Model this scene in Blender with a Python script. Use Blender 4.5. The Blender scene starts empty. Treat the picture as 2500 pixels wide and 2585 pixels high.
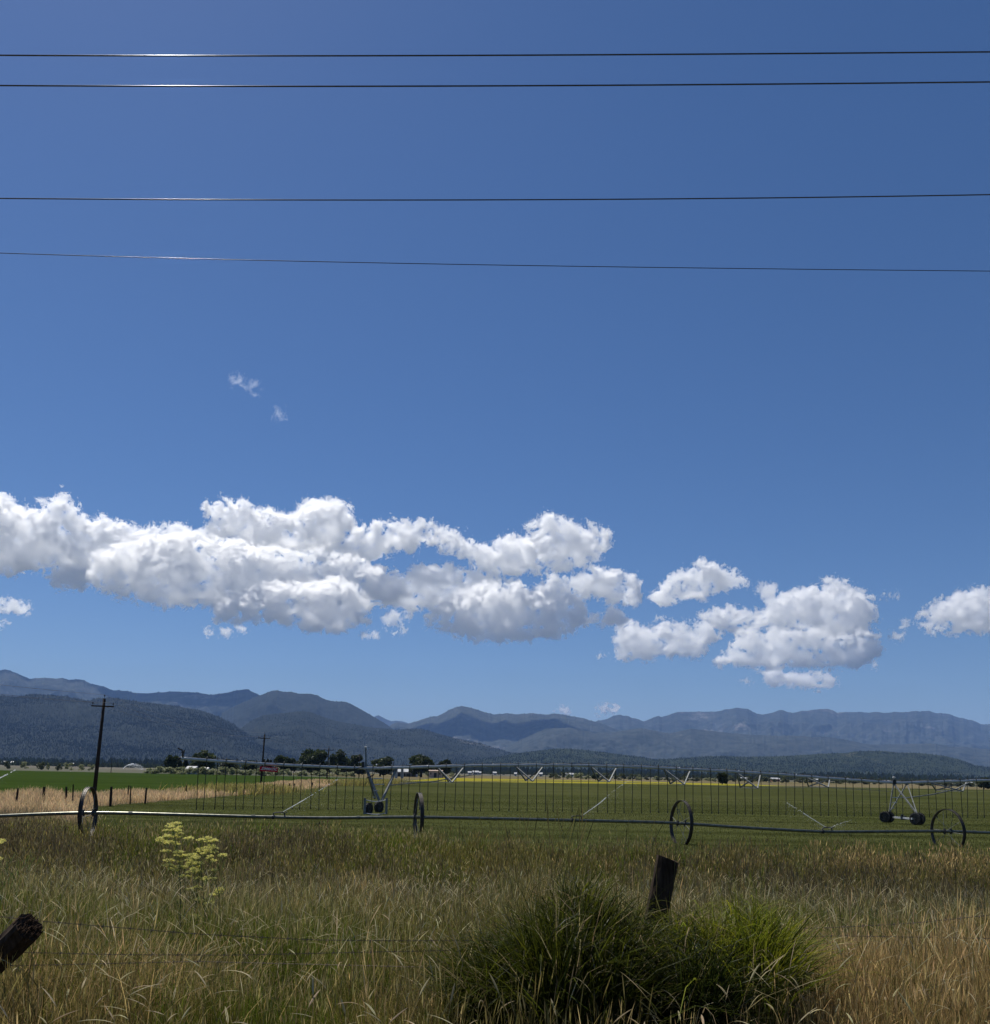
import bpy, math, random
import numpy as np
from mathutils import Vector, Matrix

R = math.radians
rnd = random.Random(11)
rng = np.random.default_rng(11)
scene = bpy.context.scene
COL = scene.collection

# ------------------------------------------------------------------ camera
EYE = 2.85                      # eye height above the crop field
FPX, PCX, PCY = 2310.0, 1250.0, 1666.0
PITCH, ROLL = math.atan(283.0 / FPX), 0.019
R0 = np.array([1.0, 0, 0]); F0 = np.array([0, math.cos(PITCH), math.sin(PITCH)]); U0 = np.array([0, -math.sin(PITCH), math.cos(PITCH)])
RV = math.cos(ROLL) * R0 + math.sin(ROLL) * U0
UV = math.cos(ROLL) * U0 - math.sin(ROLL) * R0
cam = bpy.data.cameras.new('camera')
cam.sensor_fit = 'VERTICAL'; cam.sensor_height = 24.0
cam.lens = 24.0 * FPX / 2585.0
cam.shift_y = (PCY - 1292.5) / 2585.0
cam.clip_start = 0.1; cam.clip_end = 90000
cam_ob = bpy.data.objects.new('camera', cam); COL.objects.link(cam_ob)
cam_ob.matrix_world = Matrix(((RV[0], UV[0], -F0[0], 0), (RV[1], UV[1], -F0[1], 0), (RV[2], UV[2], -F0[2], EYE), (0, 0, 0, 1)))
scene.camera = cam_ob

def ray(x, y):
    return F0 + (x - PCX) / FPX * RV - (y - PCY) / FPX * UV
def at(x, y, Y):
    """world point on the line of sight of photograph position x, y, at distance Y"""
    d = ray(x, y); p = d * (Y / d[1]); return np.array([p[0], p[1], p[2] + EYE])
def onz(x, y, z=0.0):
    d = ray(x, y); k = (z - EYE) / d[2]; return np.array([d[0] * k, d[1] * k, z])

# ------------------------------------------------------------------ light
SUN_EL, SUN_AZ = R(60), R(-38)          # azimuth from the view direction, towards the left
world = bpy.data.worlds.new('World'); scene.world = world; world.use_nodes = True
wn = world.node_tree; bg = wn.nodes['Background']
sky = wn.nodes.new('ShaderNodeTexSky'); sky.sky_type = 'NISHITA'; sky.sun_disc = False
sky.sun_elevation = SUN_EL; sky.sun_rotation = SUN_AZ
sky.altitude = 1800; sky.air_density = 1.15; sky.dust_density = 1.0; sky.ozone_density = 5.0
hs = wn.nodes.new('ShaderNodeHueSaturation'); hs.inputs['Saturation'].default_value = 1.15
gn = wn.nodes.new('ShaderNodeMix'); gn.data_type = 'RGBA'; gn.blend_type = 'MULTIPLY'; gn.inputs[0].default_value = 1; gn.inputs[7].default_value = (0.98, 0.96, 1.05, 1)
wn.links.new(sky.outputs[0], hs.inputs['Color']); wn.links.new(hs.outputs[0], gn.inputs[6]); wn.links.new(gn.outputs[2], bg.inputs[0]); bg.inputs[1].default_value = 0.065
sun = bpy.data.lights.new('sun', 'SUN'); sun.energy = 5.0; sun.angle = R(0.5); sun.color = (1.0, 0.96, 0.88)
sun_ob = bpy.data.objects.new('sun', sun); COL.objects.link(sun_ob)
sd = Vector((math.sin(SUN_AZ) * math.cos(SUN_EL), math.cos(SUN_AZ) * math.cos(SUN_EL), math.sin(SUN_EL)))
sun_ob.rotation_euler = (-sd).to_track_quat('-Z', 'Y').to_euler()
scene.view_settings.view_transform = 'Standard'; scene.view_settings.look = 'None'
scene.view_settings.exposure = 0.1; scene.view_settings.gamma = 1.0
cy = scene.cycles
cy.max_bounces = 32; cy.diffuse_bounces = 3; cy.glossy_bounces = 2; cy.transmission_bounces = 4
cy.volume_bounces = 32; cy.transparent_max_bounces = 12
cy.use_denoising = True
cy.use_adaptive_sampling = True; cy.adaptive_threshold = 0.015
cy.sample_clamp_indirect = 6.0
try: cy.volume_step_rate = 1.25
except Exception: pass

# ------------------------------------------------------------------ helpers
def tag(o, label=None, cat=None, group=None, kind=None):
    if label: o['label'] = label
    if cat: o['category'] = cat
    if group: o['group'] = group
    if kind: o['kind'] = kind
    return o
def empty(name, loc=(0, 0, 0), rz=0.0):
    o = bpy.data.objects.new(name, None); COL.objects.link(o); o.location = tuple(loc); o.rotation_euler = (0, 0, rz)
    o.empty_display_size = 0.2
    return o
def link(name, me, mat=None, parent=None, smooth=False):
    o = bpy.data.objects.new(name, me); COL.objects.link(o)
    if mat: me.materials.append(mat)
    if parent is not None: o.parent = parent
    if smooth: me.polygons.foreach_set('use_smooth', np.ones(len(me.polygons), bool))
    return o
def npmesh(name, verts, faces_list, cols=None):
    """verts (n,3); faces_list: arrays of shape (k,3) or (k,4)"""
    me = bpy.data.meshes.new(name)
    verts = np.asarray(verts, np.float32)
    loops = np.concatenate([f.ravel() for f in faces_list]).astype(np.int32)
    sizes = np.concatenate([np.full(len(f), f.shape[1], np.int32) for f in faces_list])
    starts = np.concatenate([[0], np.cumsum(sizes)[:-1]]).astype(np.int32)
    me.vertices.add(len(verts)); me.vertices.foreach_set('co', verts.ravel())
    me.loops.add(len(loops)); me.loops.foreach_set('vertex_index', loops)
    me.polygons.add(len(sizes)); me.polygons.foreach_set('loop_start', starts)
    try: me.polygons.foreach_set('loop_total', sizes)
    except Exception: pass
    me.update(calc_edges=True)
    if cols is not None:
        a = me.color_attributes.new('col', 'FLOAT_COLOR', 'POINT')
        c = np.ones((len(verts), 4), np.float32); c[:, :3] = cols
        a.data.foreach_set('color', c.ravel())
    return me

class MB:
    """collects shapes that become ONE mesh"""
    def __init__(s): s.v = []; s.f = []
    def add(s, vs, fs):
        b = len(s.v); s.v += [tuple(map(float, v)) for v in vs]; s.f += [tuple(i + b for i in f) for f in fs]
    def tube(s, pts, rad, n=8, caps=True, flat=1.0):
        pts = [Vector(tuple(map(float, p))) for p in pts]; m = len(pts)
        rad = rad if hasattr(rad, '__len__') else [rad] * m
        vs, fs = [], []; prev = None
        for i, p in enumerate(pts):
            t = (pts[min(i + 1, m - 1)] - pts[max(i - 1, 0)]).normalized()
            if prev is None:
                a = Vector((0, 0, 1)) if abs(t.z) < 0.9 else Vector((0, 1, 0))
                u = t.cross(a).normalized()
            else:
                u = (prev - t * prev.dot(t)).normalized()
            prev = u; w = t.cross(u).normalized()
            for k in range(n):
                an = 2 * math.pi * k / n
                vs.append(p + (u * math.cos(an) + w * math.sin(an) * flat) * rad[i])
        for i in range(m - 1):
            for k in range(n):
                k2 = (k + 1) % n
                fs.append((i * n + k, i * n + k2, (i + 1) * n + k2, (i + 1) * n + k))
        if caps:
            fs.append(tuple(range(n - 1, -1, -1))); fs.append(tuple((m - 1) * n + k for k in range(n)))
        s.add(vs, fs); return s
    def box(s, c, d, M=None):
        c = Vector(tuple(map(float, c))); vs = []
        for z in (-.5, .5):
            for x, y in ((-.5, -.5), (.5, -.5), (.5, .5), (-.5, .5)):
                q = Vector((x * d[0], y * d[1], z * d[2]))
                vs.append(c + (M @ q if M is not None else q))
        s.add(vs, [(3, 2, 1, 0), (4, 5, 6, 7), (0, 1, 5, 4), (1, 2, 6, 5), (2, 3, 7, 6), (3, 0, 4, 7)]); return s
    def bar(s, a, b, w, h):
        a = Vector(tuple(map(float, a))); b = Vector(tuple(map(float, b))); t = b - a; L = t.length; t.normalize()
        up = Vector((0, 0, 1)) if abs(t.z) < 0.95 else Vector((0, 1, 0))
        u = t.cross(up).normalized(); w2 = u.cross(t)
        M = Matrix((u, t, w2)).transposed()
        return s.box((a + b) / 2, (w, L, h), M)
    def sphere(s, c, r, n=8, m=6, sc=(1, 1, 1)):
        vs = []; fs = []
        for i in range(1, m):
            ph = math.pi * i / m
            for k in range(n):
                th = 2 * math.pi * k / n
                vs.append((c[0] + r * sc[0] * math.sin(ph) * math.cos(th), c[1] + r * sc[1] * math.sin(ph) * math.sin(th), c[2] + r * sc[2] * math.cos(ph)))
        for i in range(m - 2):
            for k in range(n):
                k2 = (k + 1) % n; fs.append((i * n + k, (i + 1) * n + k, (i + 1) * n + k2, i * n + k2))
        t = len(vs); vs.append((c[0], c[1], c[2] + r * sc[2])); vs.append((c[0], c[1], c[2] - r * sc[2]))
        for k in range(n):
            k2 = (k + 1) % n; fs.append((t, k, k2)); fs.append((t + 1, (m - 2) * n + k2, (m - 2) * n + k))
        s.add(vs, fs); return s
    def build(s, name, mat, parent=None, smooth=False, origin=None):
        me = bpy.data.meshes.new(name)
        o0 = Vector(origin) if origin is not None else None
        vs = s.v if o0 is None else [tuple(Vector(v) - o0) for v in s.v]
        me.from_pydata(vs, [], s.f); me.update()
        o = link(name, me, mat, parent, smooth)
        if o0 is not None: o.location = o0
        return o

# ------------------------------------------------------------------ materials
def newmat(name):
    m = bpy.data.materials.new(name); m.use_nodes = True
    return m, m.node_tree.nodes, m.node_tree.links, m.node_tree.nodes['Principled BSDF']
def rgb(c): return (c[0], c[1], c[2], 1.0)
def noise_ramp(N, L, scale, stops, detail=6, rough=0.6, coord='Object', stretch=None, src=None):
    tc = N.new('ShaderNodeTexCoord'); no = N.new('ShaderNodeTexNoise'); rp = N.new('ShaderNodeValToRGB')
    no.inputs['Scale'].default_value = scale; no.inputs['Detail'].default_value = detail; no.inputs['Roughness'].default_value = rough
    o = tc.outputs[coord]
    if stretch:
        mp = N.new('ShaderNodeMapping'); mp.inputs['Scale'].default_value = stretch; L.new(o, mp.inputs[0]); o = mp.outputs[0]
    L.new(o, no.inputs['Vector'])
    els = rp.color_ramp.elements
    while len(els) < len(stops): els.new(0.5)
    for e, (p, c) in zip(els, stops): e.position = p; e.color = rgb(c) if hasattr(c, '__len__') else (c, c, c, 1)
    L.new(no.outputs[0], rp.inputs[0])
    return rp.outputs[0], no
def plain(name, c1, c2, scale=8, rough=0.8, metal=0.0, bump=0.0, stretch=None, spec=0.4):
    m, N, L, b = newmat(name)
    o, no = noise_ramp(N, L, scale, [(0.35, c1), (0.65, c2)], stretch=stretch)
    L.new(o, b.inputs['Base Color']); b.inputs['Roughness'].default_value = rough; b.inputs['Metallic'].default_value = metal
    b.inputs['Specular IOR Level'].default_value = spec
    if bump:
        bp = N.new('ShaderNodeBump'); bp.inputs['Strength'].default_value = bump; L.new(no.outputs[0], bp.inputs['Height']); L.new(bp.outputs[0], b.inputs['Normal'])
    return m
def leafmat(name, trans=0.45, rough=0.55, spec=0.35, gain=1.0):
    """colour from the mesh attribute col, light passing through the blades"""
    m, N, L, b = newmat(name)
    a = N.new('ShaderNodeAttribute'); a.attribute_name = 'col'
    L.new(a.outputs[0], b.inputs['Base Color']); b.inputs['Roughness'].default_value = rough; b.inputs['Specular IOR Level'].default_value = spec
    t = N.new('ShaderNodeBsdfTranslucent'); L.new(a.outputs[0], t.inputs[0])
    mx = N.new('ShaderNodeMixShader'); mx.inputs[0].default_value = trans
    L.new(b.outputs[0], mx.inputs[1]); L.new(t.outputs[0], mx.inputs[2])
    L.new(mx.outputs[0], N['Material Output'].inputs[0])
    return m
# ------------------------------------------------------------------ hills and mountains
def ramp_noise(shape, cells, seed, octs=5, rough=0.5, ridged=False):
    """value noise on a grid, shape (nv, nu)"""
    g = np.random.default_rng(seed); out = np.zeros(shape); amp = 1; tot = 0; cu, cv = cells
    nv, nu = shape
    for o in range(octs):
        a = g.random((int(cv) + 3, int(cu) + 3)); 
        u = np.linspace(0, cu, nu, endpoint=False); v = np.linspace(0, cv, nv, endpoint=False)
        iu = u.astype(int); iv = v.astype(int); fu = u - iu; fv = v - iv
        fu = fu * fu * (3 - 2 * fu); fv = fv * fv * (3 - 2 * fv)
        A = a[iv][:, iu]; B = a[iv][:, iu + 1]; C_ = a[iv + 1][:, iu]; D = a[iv + 1][:, iu + 1]
        n = (A * (1 - fu) + B * fu) * (1 - fv[:, None]) + (C_ * (1 - fu) + D * fu) * fv[:, None]
        if ridged: n = 1 - np.abs(2 * n - 1)
        out += n * amp; tot += amp; amp *= rough; cu *= 2; cv *= 2
    return out / tot

def hill_mat(name, dark, mid, bare, bare_amt, haze_speck=0.0, scale=1.0):
    m, N, L, b = newmat(name)
    o1, _ = noise_ramp(N, L, 0.012 * scale, [(0.35, dark), (0.62, mid)], detail=8, rough=0.7)
    # bare rock and scree patches, stretched downhill
    o2, n2 = noise_ramp(N, L, 0.0016 * scale, [(bare_amt, 0.0), (bare_amt + 0.06, 1.0)], detail=9, rough=0.72, stretch=(1.0, 1.0, 1.7))
    o3, n3 = noise_ramp(N, L, 0.03 * scale, [(0.45, 0.15), (0.6, 1.0)], detail=3)
    # high ground near the skyline is barer than the wooded slopes
    geo = N.new('ShaderNodeNewGeometry'); sx = N.new('ShaderNodeSeparateXYZ'); L.new(geo.outputs['Position'], sx.inputs[0])
    hz = N.new('ShaderNodeMapRange'); hz.inputs[1].default_value = 600; hz.inputs[2].default_value = 1150; hz.inputs[3].default_value = 0; hz.inputs[4].default_value = 0.07; L.new(sx.outputs[2], hz.inputs[0])
    ad = N.new('ShaderNodeMath'); L.new(n2.outputs[0], ad.inputs[0]); L.new(hz.outputs[0], ad.inputs[1])
    for lk in list(L):
        if lk.from_node == n2 and lk.to_node.type == 'VALTORGB': tgt = lk.to_socket; L.remove(lk); L.new(ad.outputs[0], tgt); break
    mu = N.new('ShaderNodeMath'); mu.operation = 'MULTIPLY'; L.new(o2, mu.inputs[0]); L.new(o3, mu.inputs[1])
    mx = N.new('ShaderNodeMix'); mx.data_type = 'RGBA'; L.new(mu.outputs[0], mx.inputs[0]); L.new(o1, mx.inputs[6]); mx.inputs[7].default_value = rgb(bare)
    L.new(mx.outputs[2], b.inputs['Base Color']); b.inputs['Roughness'].default_value = 1.0; b.inputs['Specular IOR Level'].default_value = 0.05
    return m

def ridge(name, crest, Y, front, mat, label, seed, spur=0.38, jag=1.5, treejag=0.0, back=0.35):
    P = np.array(crest, float)
    x = np.arange(P[0, 0], P[-1, 0], 2.0); y = np.interp(x, P[:, 0], P[:, 1])
    g = np.random.default_rng(seed)
    k = ramp_noise((2, len(x)), (len(x) / 22, 1), seed, 5, 0.6)[0] - 0.5
    y = y + k * jag * 3
    if treejag:
        t = g.random(len(x)) ** 6; y = y - t * treejag
    cr = np.array([at(a, b_, Y) for a, b_ in zip(x, y)])
    nv = 70; nu = len(x)
    v = np.linspace(0, 1, nv)                        # 0 = foot, 1 = crest
    sp = ramp_noise((nv, nu), (len(x) / 85, 3.2), seed + 1, 5, 0.55, True)
    sp2 = ramp_noise((nv, nu), (len(x) / 14, 10), seed + 2, 4, 0.6, True)
    V = v[:, None] * np.ones((1, nu))
    H = cr[:, 2][None, :] - 0.0
    prof = V ** 1.15
    env = np.clip(V * 2.2, 0, 1) * np.clip((1 - V) * 3.2, 0, 1)
    Z = H * (prof + env * ((sp - 0.62) * spur + (sp2 - 0.6) * 0.045))
    wob = (ramp_noise((nv, nu), (len(x) / 90, 2), seed + 3, 3) - 0.5) * front * 0.25 * env
    Yd = Y - front * (1 - V) + wob
    Xd = cr[:, 0][None, :] * (Yd / Y)
    Z = np.minimum(Z, H * (Yd / Y) ** 1.0 * 1.0 + 0)    # no spur stands above the skyline
    Z[0] = -2
    # back side
    nb = 8; vb = np.linspace(0, 1, nb + 1)[1:][:, None]
    Zb = H * (1 - vb ** 1.3) - 2; Yb = Y + vb * front * back * np.ones((1, nu)); Xb = cr[:, 0][None, :] * np.ones((nb, 1))
    V3 = np.concatenate([np.stack([Xd, Yd, Z], -1), np.stack([Xb, Yb, Zb], -1)], 0)
    nr = nv + nb; idx = np.arange(nr * nu).reshape(nr, nu)
    q = np.stack([idx[:-1, :-1], idx[:-1, 1:], idx[1:, 1:], idx[1:, :-1]], -1).reshape(-1, 4)
    me = npmesh(name, V3.reshape(-1, 3), [q])
    o = link(name, me, mat, smooth=True); tag(o, label, kind='structure')
    return V3[:nv]

FOREST = hill_mat('burnt_forest_slope', (0.009, 0.013, 0.011), (0.028, 0.034, 0.029), (0.20, 0.19, 0.175), 0.63)
FAR = hill_mat('far_mountain_rock', (0.016, 0.022, 0.018), (0.058, 0.064, 0.055), (0.17, 0.16, 0.155), 0.60, scale=0.6)
LOWF = hill_mat('low_hill_scrub', (0.010, 0.017, 0.009), (0.035, 0.044, 0.024), (0.22, 0.20, 0.15), 0.60)

jagp = [(900, 1838), (943, 1808), (956, 1805), (975, 1816), (988, 1820), (1010, 1820), (1040, 1830), (1100, 1850)]
ridge('mountain', jagp, 19500, 2000, FAR, 'pale distant rocky peak showing in the notch between two ranges', 5, jag=2.5)
rb = [(1400, 1850), (1470, 1832), (1510, 1821), (1534, 1816), (1553, 1808), (1566, 1805), (1582, 1806), (1598, 1812), (1611, 1813), (1626, 1819), (1648, 1811), (1663, 1809), (1671, 1812), (1698, 1803), (1727, 1797), (1764, 1794), (1785, 1797), (1822, 1795), (1832, 1791), (1856, 1789), (1888, 1788), (1901, 1797), (1911, 1801), (1946, 1798), (1969, 1794), (2000, 1799), (2026, 1793), (2084, 1790), (2098, 1794), (2113, 1801), (2145, 1799), (2179, 1798), (2216, 1798), (2237, 1799), (2280, 1797), (2335, 1794), (2369, 1800), (2396, 1805), (2422, 1813), (2448, 1819), (2475, 1828), (2500, 1830), (2560, 1835), (2750, 1850)]
ridge('mountain', rb, 15500, 4800, FAR, 'long high blue mountain range with bare patches along the right', 21, jag=3.6, treejag=1.2)
mid = [(960, 1850), (1000, 1822), (1029, 1826), (1061, 1816), (1074, 1813), (1105, 1808), (1127, 1797), (1148, 1787), (1158, 1783), (1169, 1782), (1185, 1786), (1211, 1793), (1227, 1799), (1250, 1802), (1280, 1801), (1303, 1805), (1324, 1804), (1351, 1801), (1382, 1804), (1409, 1804), (1435, 1808), (1475, 1816), (1500, 1822), (1526, 1829), (1553, 1841), (1600, 1852), (1680, 1880), (1760, 1905)]
ridge('mountain', mid, 12500, 3500, FAR, 'pointed mountain with a rocky summit right of the central gap', 33, jag=3.0, treejag=3)
lf = [(-260, 1705), (-120, 1700), (0, 1692), (13, 1690), (26, 1693), (53, 1704), (76, 1714), (105, 1712), (124, 1711), (142, 1713), (158, 1711), (174, 1716), (192, 1714), (211, 1716), (229, 1725), (248, 1730), (266, 1734), (285, 1743), (316, 1744), (343, 1750), (369, 1750), (396, 1748), (435, 1745), (500, 1749), (532, 1754), (561, 1751), (592, 1745), (624, 1740), (642, 1749), (658, 1756), (690, 1775), (740, 1810)]
ridge('mountain', lf, 11500, 3000, FAR, 'high bumpy mountain crest running in from the left edge', 41, jag=1.0, treejag=2.5)
ce = [(560, 1800), (610, 1775), (640, 1762), (658, 1755), (685, 1745), (700, 1743), (716, 1747), (737, 1747), (753, 1751), (785, 1751), (801, 1755), (822, 1766), (843, 1771), (869, 1772), (888, 1778), (911, 1791), (935, 1804), (969, 1824), (1000, 1844), (1060, 1870), (1130, 1900)]
ridge('mountain', ce, 9200, 2600, FOREST, 'broad rounded mountain left of the central gap', 52, jag=0.8, treejag=2.5)
mr = [(1260, 1895), (1320, 1865), (1380, 1840), (1440, 1838), (1500, 1850), (1560, 1848), (1590, 1842), (1620, 1838), (1690, 1852), (1745, 1840), (1800, 1846), (1900, 1856), (2000, 1858), (2100, 1862), (2200, 1880), (2350, 1878), (2500, 1892), (2700, 1900)]
ridge('mountain', mr, 9700, 2200, FAR, 'darker wooded shoulders in front of the right mountain range', 63, jag=1.6, treejag=1.5)
ld = [(-260, 1790), (-100, 1770), (0, 1757), (40, 1760), (79, 1752), (158, 1757), (224, 1769), (250, 1762), (290, 1762), (343, 1770), (395, 1777), (448, 1783), (500, 1792), (526, 1800), (561, 1813), (587, 1827), (605, 1840), (632, 1858), (700, 1885), (800, 1915)]
S_left = ridge('mountain', ld, 5300, 1700, FOREST, 'near dark slope of burnt forest filling the left side', 74, spur=0.22, jag=0.8, treejag=3.0)
cn = [(520, 1890), (605, 1842), (632, 1821), (663, 1806), (700, 1801), (764, 1795), (785, 1799), (848, 1820), (900, 1830), (948, 1838), (1000, 1842), (1053, 1840), (1079, 1843), (1119, 1855), (1158, 1866), (1211, 1876), (1250, 1890), (1290, 1900), (1400, 1915), (1500, 1930)]
S_cen = ridge('mountain', cn, 6200, 1900, FOREST, 'near wooded slope below the rounded mountain in the middle left', 85, spur=0.25, jag=0.9, treejag=1.5)
lo = [(1150, 1925), (1250, 1912), (1300, 1903), (1369, 1894), (1409, 1890), (1448, 1891), (1500, 1896), (1553, 1903), (1605, 1909), (1648, 1917), (1700, 1925), (1800, 1940)]
S_lo = ridge('hill', lo, 4700, 1000, LOWF, 'low scrubby green hill in the middle of the range foot', 96, spur=0.2, jag=0.6, treejag=1.6)
lr = [(1560, 1930), (1650, 1918), (1737, 1913), (1816, 1909), (1896, 1911), (2000, 1908), (2079, 1903), (2140, 1901), (2158, 1897), (2211, 1895), (2237, 1896), (2264, 1900), (2316, 1901), (2382, 1908), (2422, 1917), (2461, 1932), (2500, 1937), (2600, 1950), (2700, 1962)]
S_lr = ridge('hill', lr, 4500, 1000, LOWF, 'low grey green hill at the foot of the right mountains', 107, spur=0.2, jag=0.6, treejag=1.6)
# ------------------------------------------------------------------ clouds: outlines turned into packed balls, then into real volumes
def inside_dist(poly, step=4.0, pad=0):
    """grid of distance to the outline, positive inside"""
    P = np.array(poly, float); x0, y0 = P.min(0) - step; x1, y1 = P.max(0) + step
    gx = np.arange(x0, x1, step); gy = np.arange(y0, y1, step)
    X, Y = np.meshgrid(gx, gy); ins = np.zeros(X.shape, bool); D = np.full(X.shape, 1e9)
    n = len(P)
    for i in range(n):
        a = P[i]; b = P[(i + 1) % n]
        c = ((a[1] > Y) != (b[1] > Y)) & (X < (b[0] - a[0]) * (Y - a[1]) / (b[1] - a[1] + 1e-9) + a[0])
        ins ^= c
        ab = b - a; t = np.clip(((X - a[0]) * ab[0] + (Y - a[1]) * ab[1]) / (ab @ ab + 1e-9), 0, 1)
        D = np.minimum(D, np.hypot(X - a[0] - t * ab[0], Y - a[1] - t * ab[1]))
    return X, Y, np.where(ins, D, -D)

def cloud_mat(dens, name='cloud_vapour'):
    m = bpy.data.materials.new(name); m.use_nodes = True; N = m.node_tree.nodes; L = m.node_tree.links
    N.remove(N['Principled BSDF'])
    v = N.new('ShaderNodeVolumePrincipled'); v.inputs['Color'].default_value = (1, 1, 1, 1)
    v.inputs['Anisotropy'].default_value = 0.75
    at_ = N.new('ShaderNodeAttribute'); at_.attribute_name = 'density'
    mu = N.new('ShaderNodeMath'); mu.operation = 'MULTIPLY'; mu.inputs[1].default_value = dens
    L.new(at_.outputs['Fac'], mu.inputs[0]); L.new(mu.outputs[0], v.inputs['Density'])
    v.inputs['Density Attribute'].default_value = ''
    L.new(v.outputs[0], N['Material Output'].inputs['Volume'])
    return m

def cloud(name, polys, Y, label, radii=(64, 40, 25, 15, 9, 5), voxpx=1.6, wisp=0.5, mat=None, thick=0.42):
    sc = Y / FPX                                      # metres per photograph pixel out there
    pts = {r: [] for r in radii}
    allp = []
    for poly in polys:
        X, Yp, D = inside_dist(poly, 3.0)
        for r in radii:
            m = D >= r * 0.98
            cand = np.stack([X[m], Yp[m], D[m]], 1)
            if not len(cand): continue
            want = int(max(1, len(cand) * 9 / (r * r) * 2.3)) * (2 if r < 20 else 1)
            idx = rng.choice(len(cand), min(want, len(cand)), replace=False)
            for x, y, d in cand[idx]:
                lim = max(0.0, math.sqrt(max(0, min(d, 85) ** 2 * 1.0)) - r * 0.6) * thick
                pts[r].append((x, y, rng.uniform(-lim, lim)))
    P3 = {}
    for r, l in pts.items():
        if not l: continue
        P3[r] = np.array([at(x, y, Y + dz * sc) for x, y, dz in l]); allp.append(np.concatenate([P3[r] - r * sc, P3[r] + r * sc]))
    A = np.concatenate(allp); m = 14 * sc
    lo = A.min(0) - m; hi = A.max(0) + m; vox = voxpx * sc
    res = np.maximum(8, ((hi - lo) / vox).astype(int))
    ng = bpy.data.node_groups.new('cloud_' + name, 'GeometryNodeTree')
    ng.interface.new_socket('Geometry', in_out='OUTPUT', socket_type='NodeSocketGeometry')
    N = ng.nodes; L = ng.links
    out = N.new('NodeGroupOutput')
    vc = N.new('GeometryNodeVolumeCube')
    vc.inputs['Min'].default_value = tuple(lo); vc.inputs['Max'].default_value = tuple(hi)
    for a, k in zip('XYZ', res): vc.inputs['Resolution ' + a].default_value = int(k)
    pos = N.new('GeometryNodeInputPosition'); cur = None
    def math_(op, a, b=None, c=None):
        n = N.new('ShaderNodeMath'); n.operation = op
        for i, q in enumerate((a, b, c)):
            if q is None: continue
            if isinstance(q, (int, float)): n.inputs[i].default_value = q
            else: L.new(q, n.inputs[i])
        return n.outputs[0]
    holder = []
    for r, arr in P3.items():
        me = bpy.data.meshes.new('cloud_points'); me.vertices.add(len(arr)); me.vertices.foreach_set('co', arr.astype(np.float32).ravel())
        ob = bpy.data.objects.new('cloud_points', me); holder.append(ob)
        oi = N.new('GeometryNodeObjectInfo'); oi.inputs['Object'].default_value = ob
        pr = N.new('GeometryNodeProximity'); pr.target_element = 'POINTS'
        L.new(oi.outputs['Geometry'], pr.inputs[0])
        L.new(pos.outputs[0], pr.inputs['Sample Position'] if 'Sample Position' in pr.inputs else pr.inputs['Source Position'])
        s = math_('SUBTRACT', pr.outputs['Distance'], float(r * sc))
        cur = s if cur is None else math_('SMOOTH_MIN', cur, s, 6.0 * sc)
    # billows: fine noise that eats the border
    no = N.new('ShaderNodeTexNoise'); L.new(pos.outputs[0], no.inputs['Vector'])
    no.inputs['Scale'].default_value = 1 / (34 * sc); no.inputs['Detail'].default_value = 7; no.inputs['Roughness'].default_value = 0.68
    no.inputs['Distortion'].default_value = 1.1
    amp = math_('MULTIPLY', math_('SUBTRACT', no.outputs[0], 0.51), 230.0 * sc * wisp)
    n2 = N.new('ShaderNodeTexNoise'); L.new(pos.outputs[0], n2.inputs['Vector'])
    n2.inputs['Scale'].default_value = 1 / (9 * sc); n2.inputs['Detail'].default_value = 3; n2.inputs['Roughness'].default_value = 0.7; n2.inputs['Distortion'].default_value = 0.9
    amp = math_('ADD', amp, math_('MULTIPLY', math_('SUBTRACT', n2.outputs[0], 0.51), 54.0 * sc))
    n3 = N.new('ShaderNodeTexNoise'); L.new(pos.outputs[0], n3.inputs['Vector'])
    n3.inputs['Scale'].default_value = 1 / (44 * sc); n3.inputs['Detail'].default_value = 4; n3.inputs['Roughness'].default_value = 0.5
    deep = math_('MINIMUM', math_('MAXIMUM', math_('DIVIDE', cur, -16.0 * sc), 0.0), 1.0)
    amp = math_('ADD', amp, math_('MULTIPLY', deep, math_('MULTIPLY', math_('SUBTRACT', n3.outputs[0], 0.53), 270.0 * sc)))
    d = math_('SUBTRACT', amp, math_('MAXIMUM', cur, -15.0 * sc))
    d = math_('DIVIDE', d, 2.0 * sc)
    d = N_clamp = math_('MINIMUM', math_('MAXIMUM', d, 0.0), 1.0)
    # thinner vapour deep inside: light finds its way through to the base
    d = math_('MULTIPLY', d, math_('SUBTRACT', 1.0, math_('MULTIPLY', deep, 0.87)))
    L.new(d, vc.inputs['Density'])
    sm = N.new('GeometryNodeSetMaterial'); sm.inputs['Material'].default_value = mat
    L.new(vc.outputs[0], sm.inputs[0]); L.new(sm.outputs[0], out.inputs[0])
    me = bpy.data.volumes.new(name); ob = bpy.data.objects.new(name, me); COL.objects.link(ob)
    md = ob.modifiers.new('vapour', 'NODES'); md.node_group = ng
    me.materials.append(mat)
    tag(ob, label, 'cloud', 'clouds over the mountains')
    print('cloud', label[:30], res, {r: len(a) for r, a in P3.items()}, flush=True)
    return ob

def ell(cx, cy, rx, ry, n=18, jag=0.18):
    return [(cx + rx * math.cos(t) * (1 + rnd.uniform(-jag, jag)), cy + ry * math.sin(t) * (1 + rnd.uniform(-jag, jag))) for t in [2 * math.pi * k / n for k in range(n)]]

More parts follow.
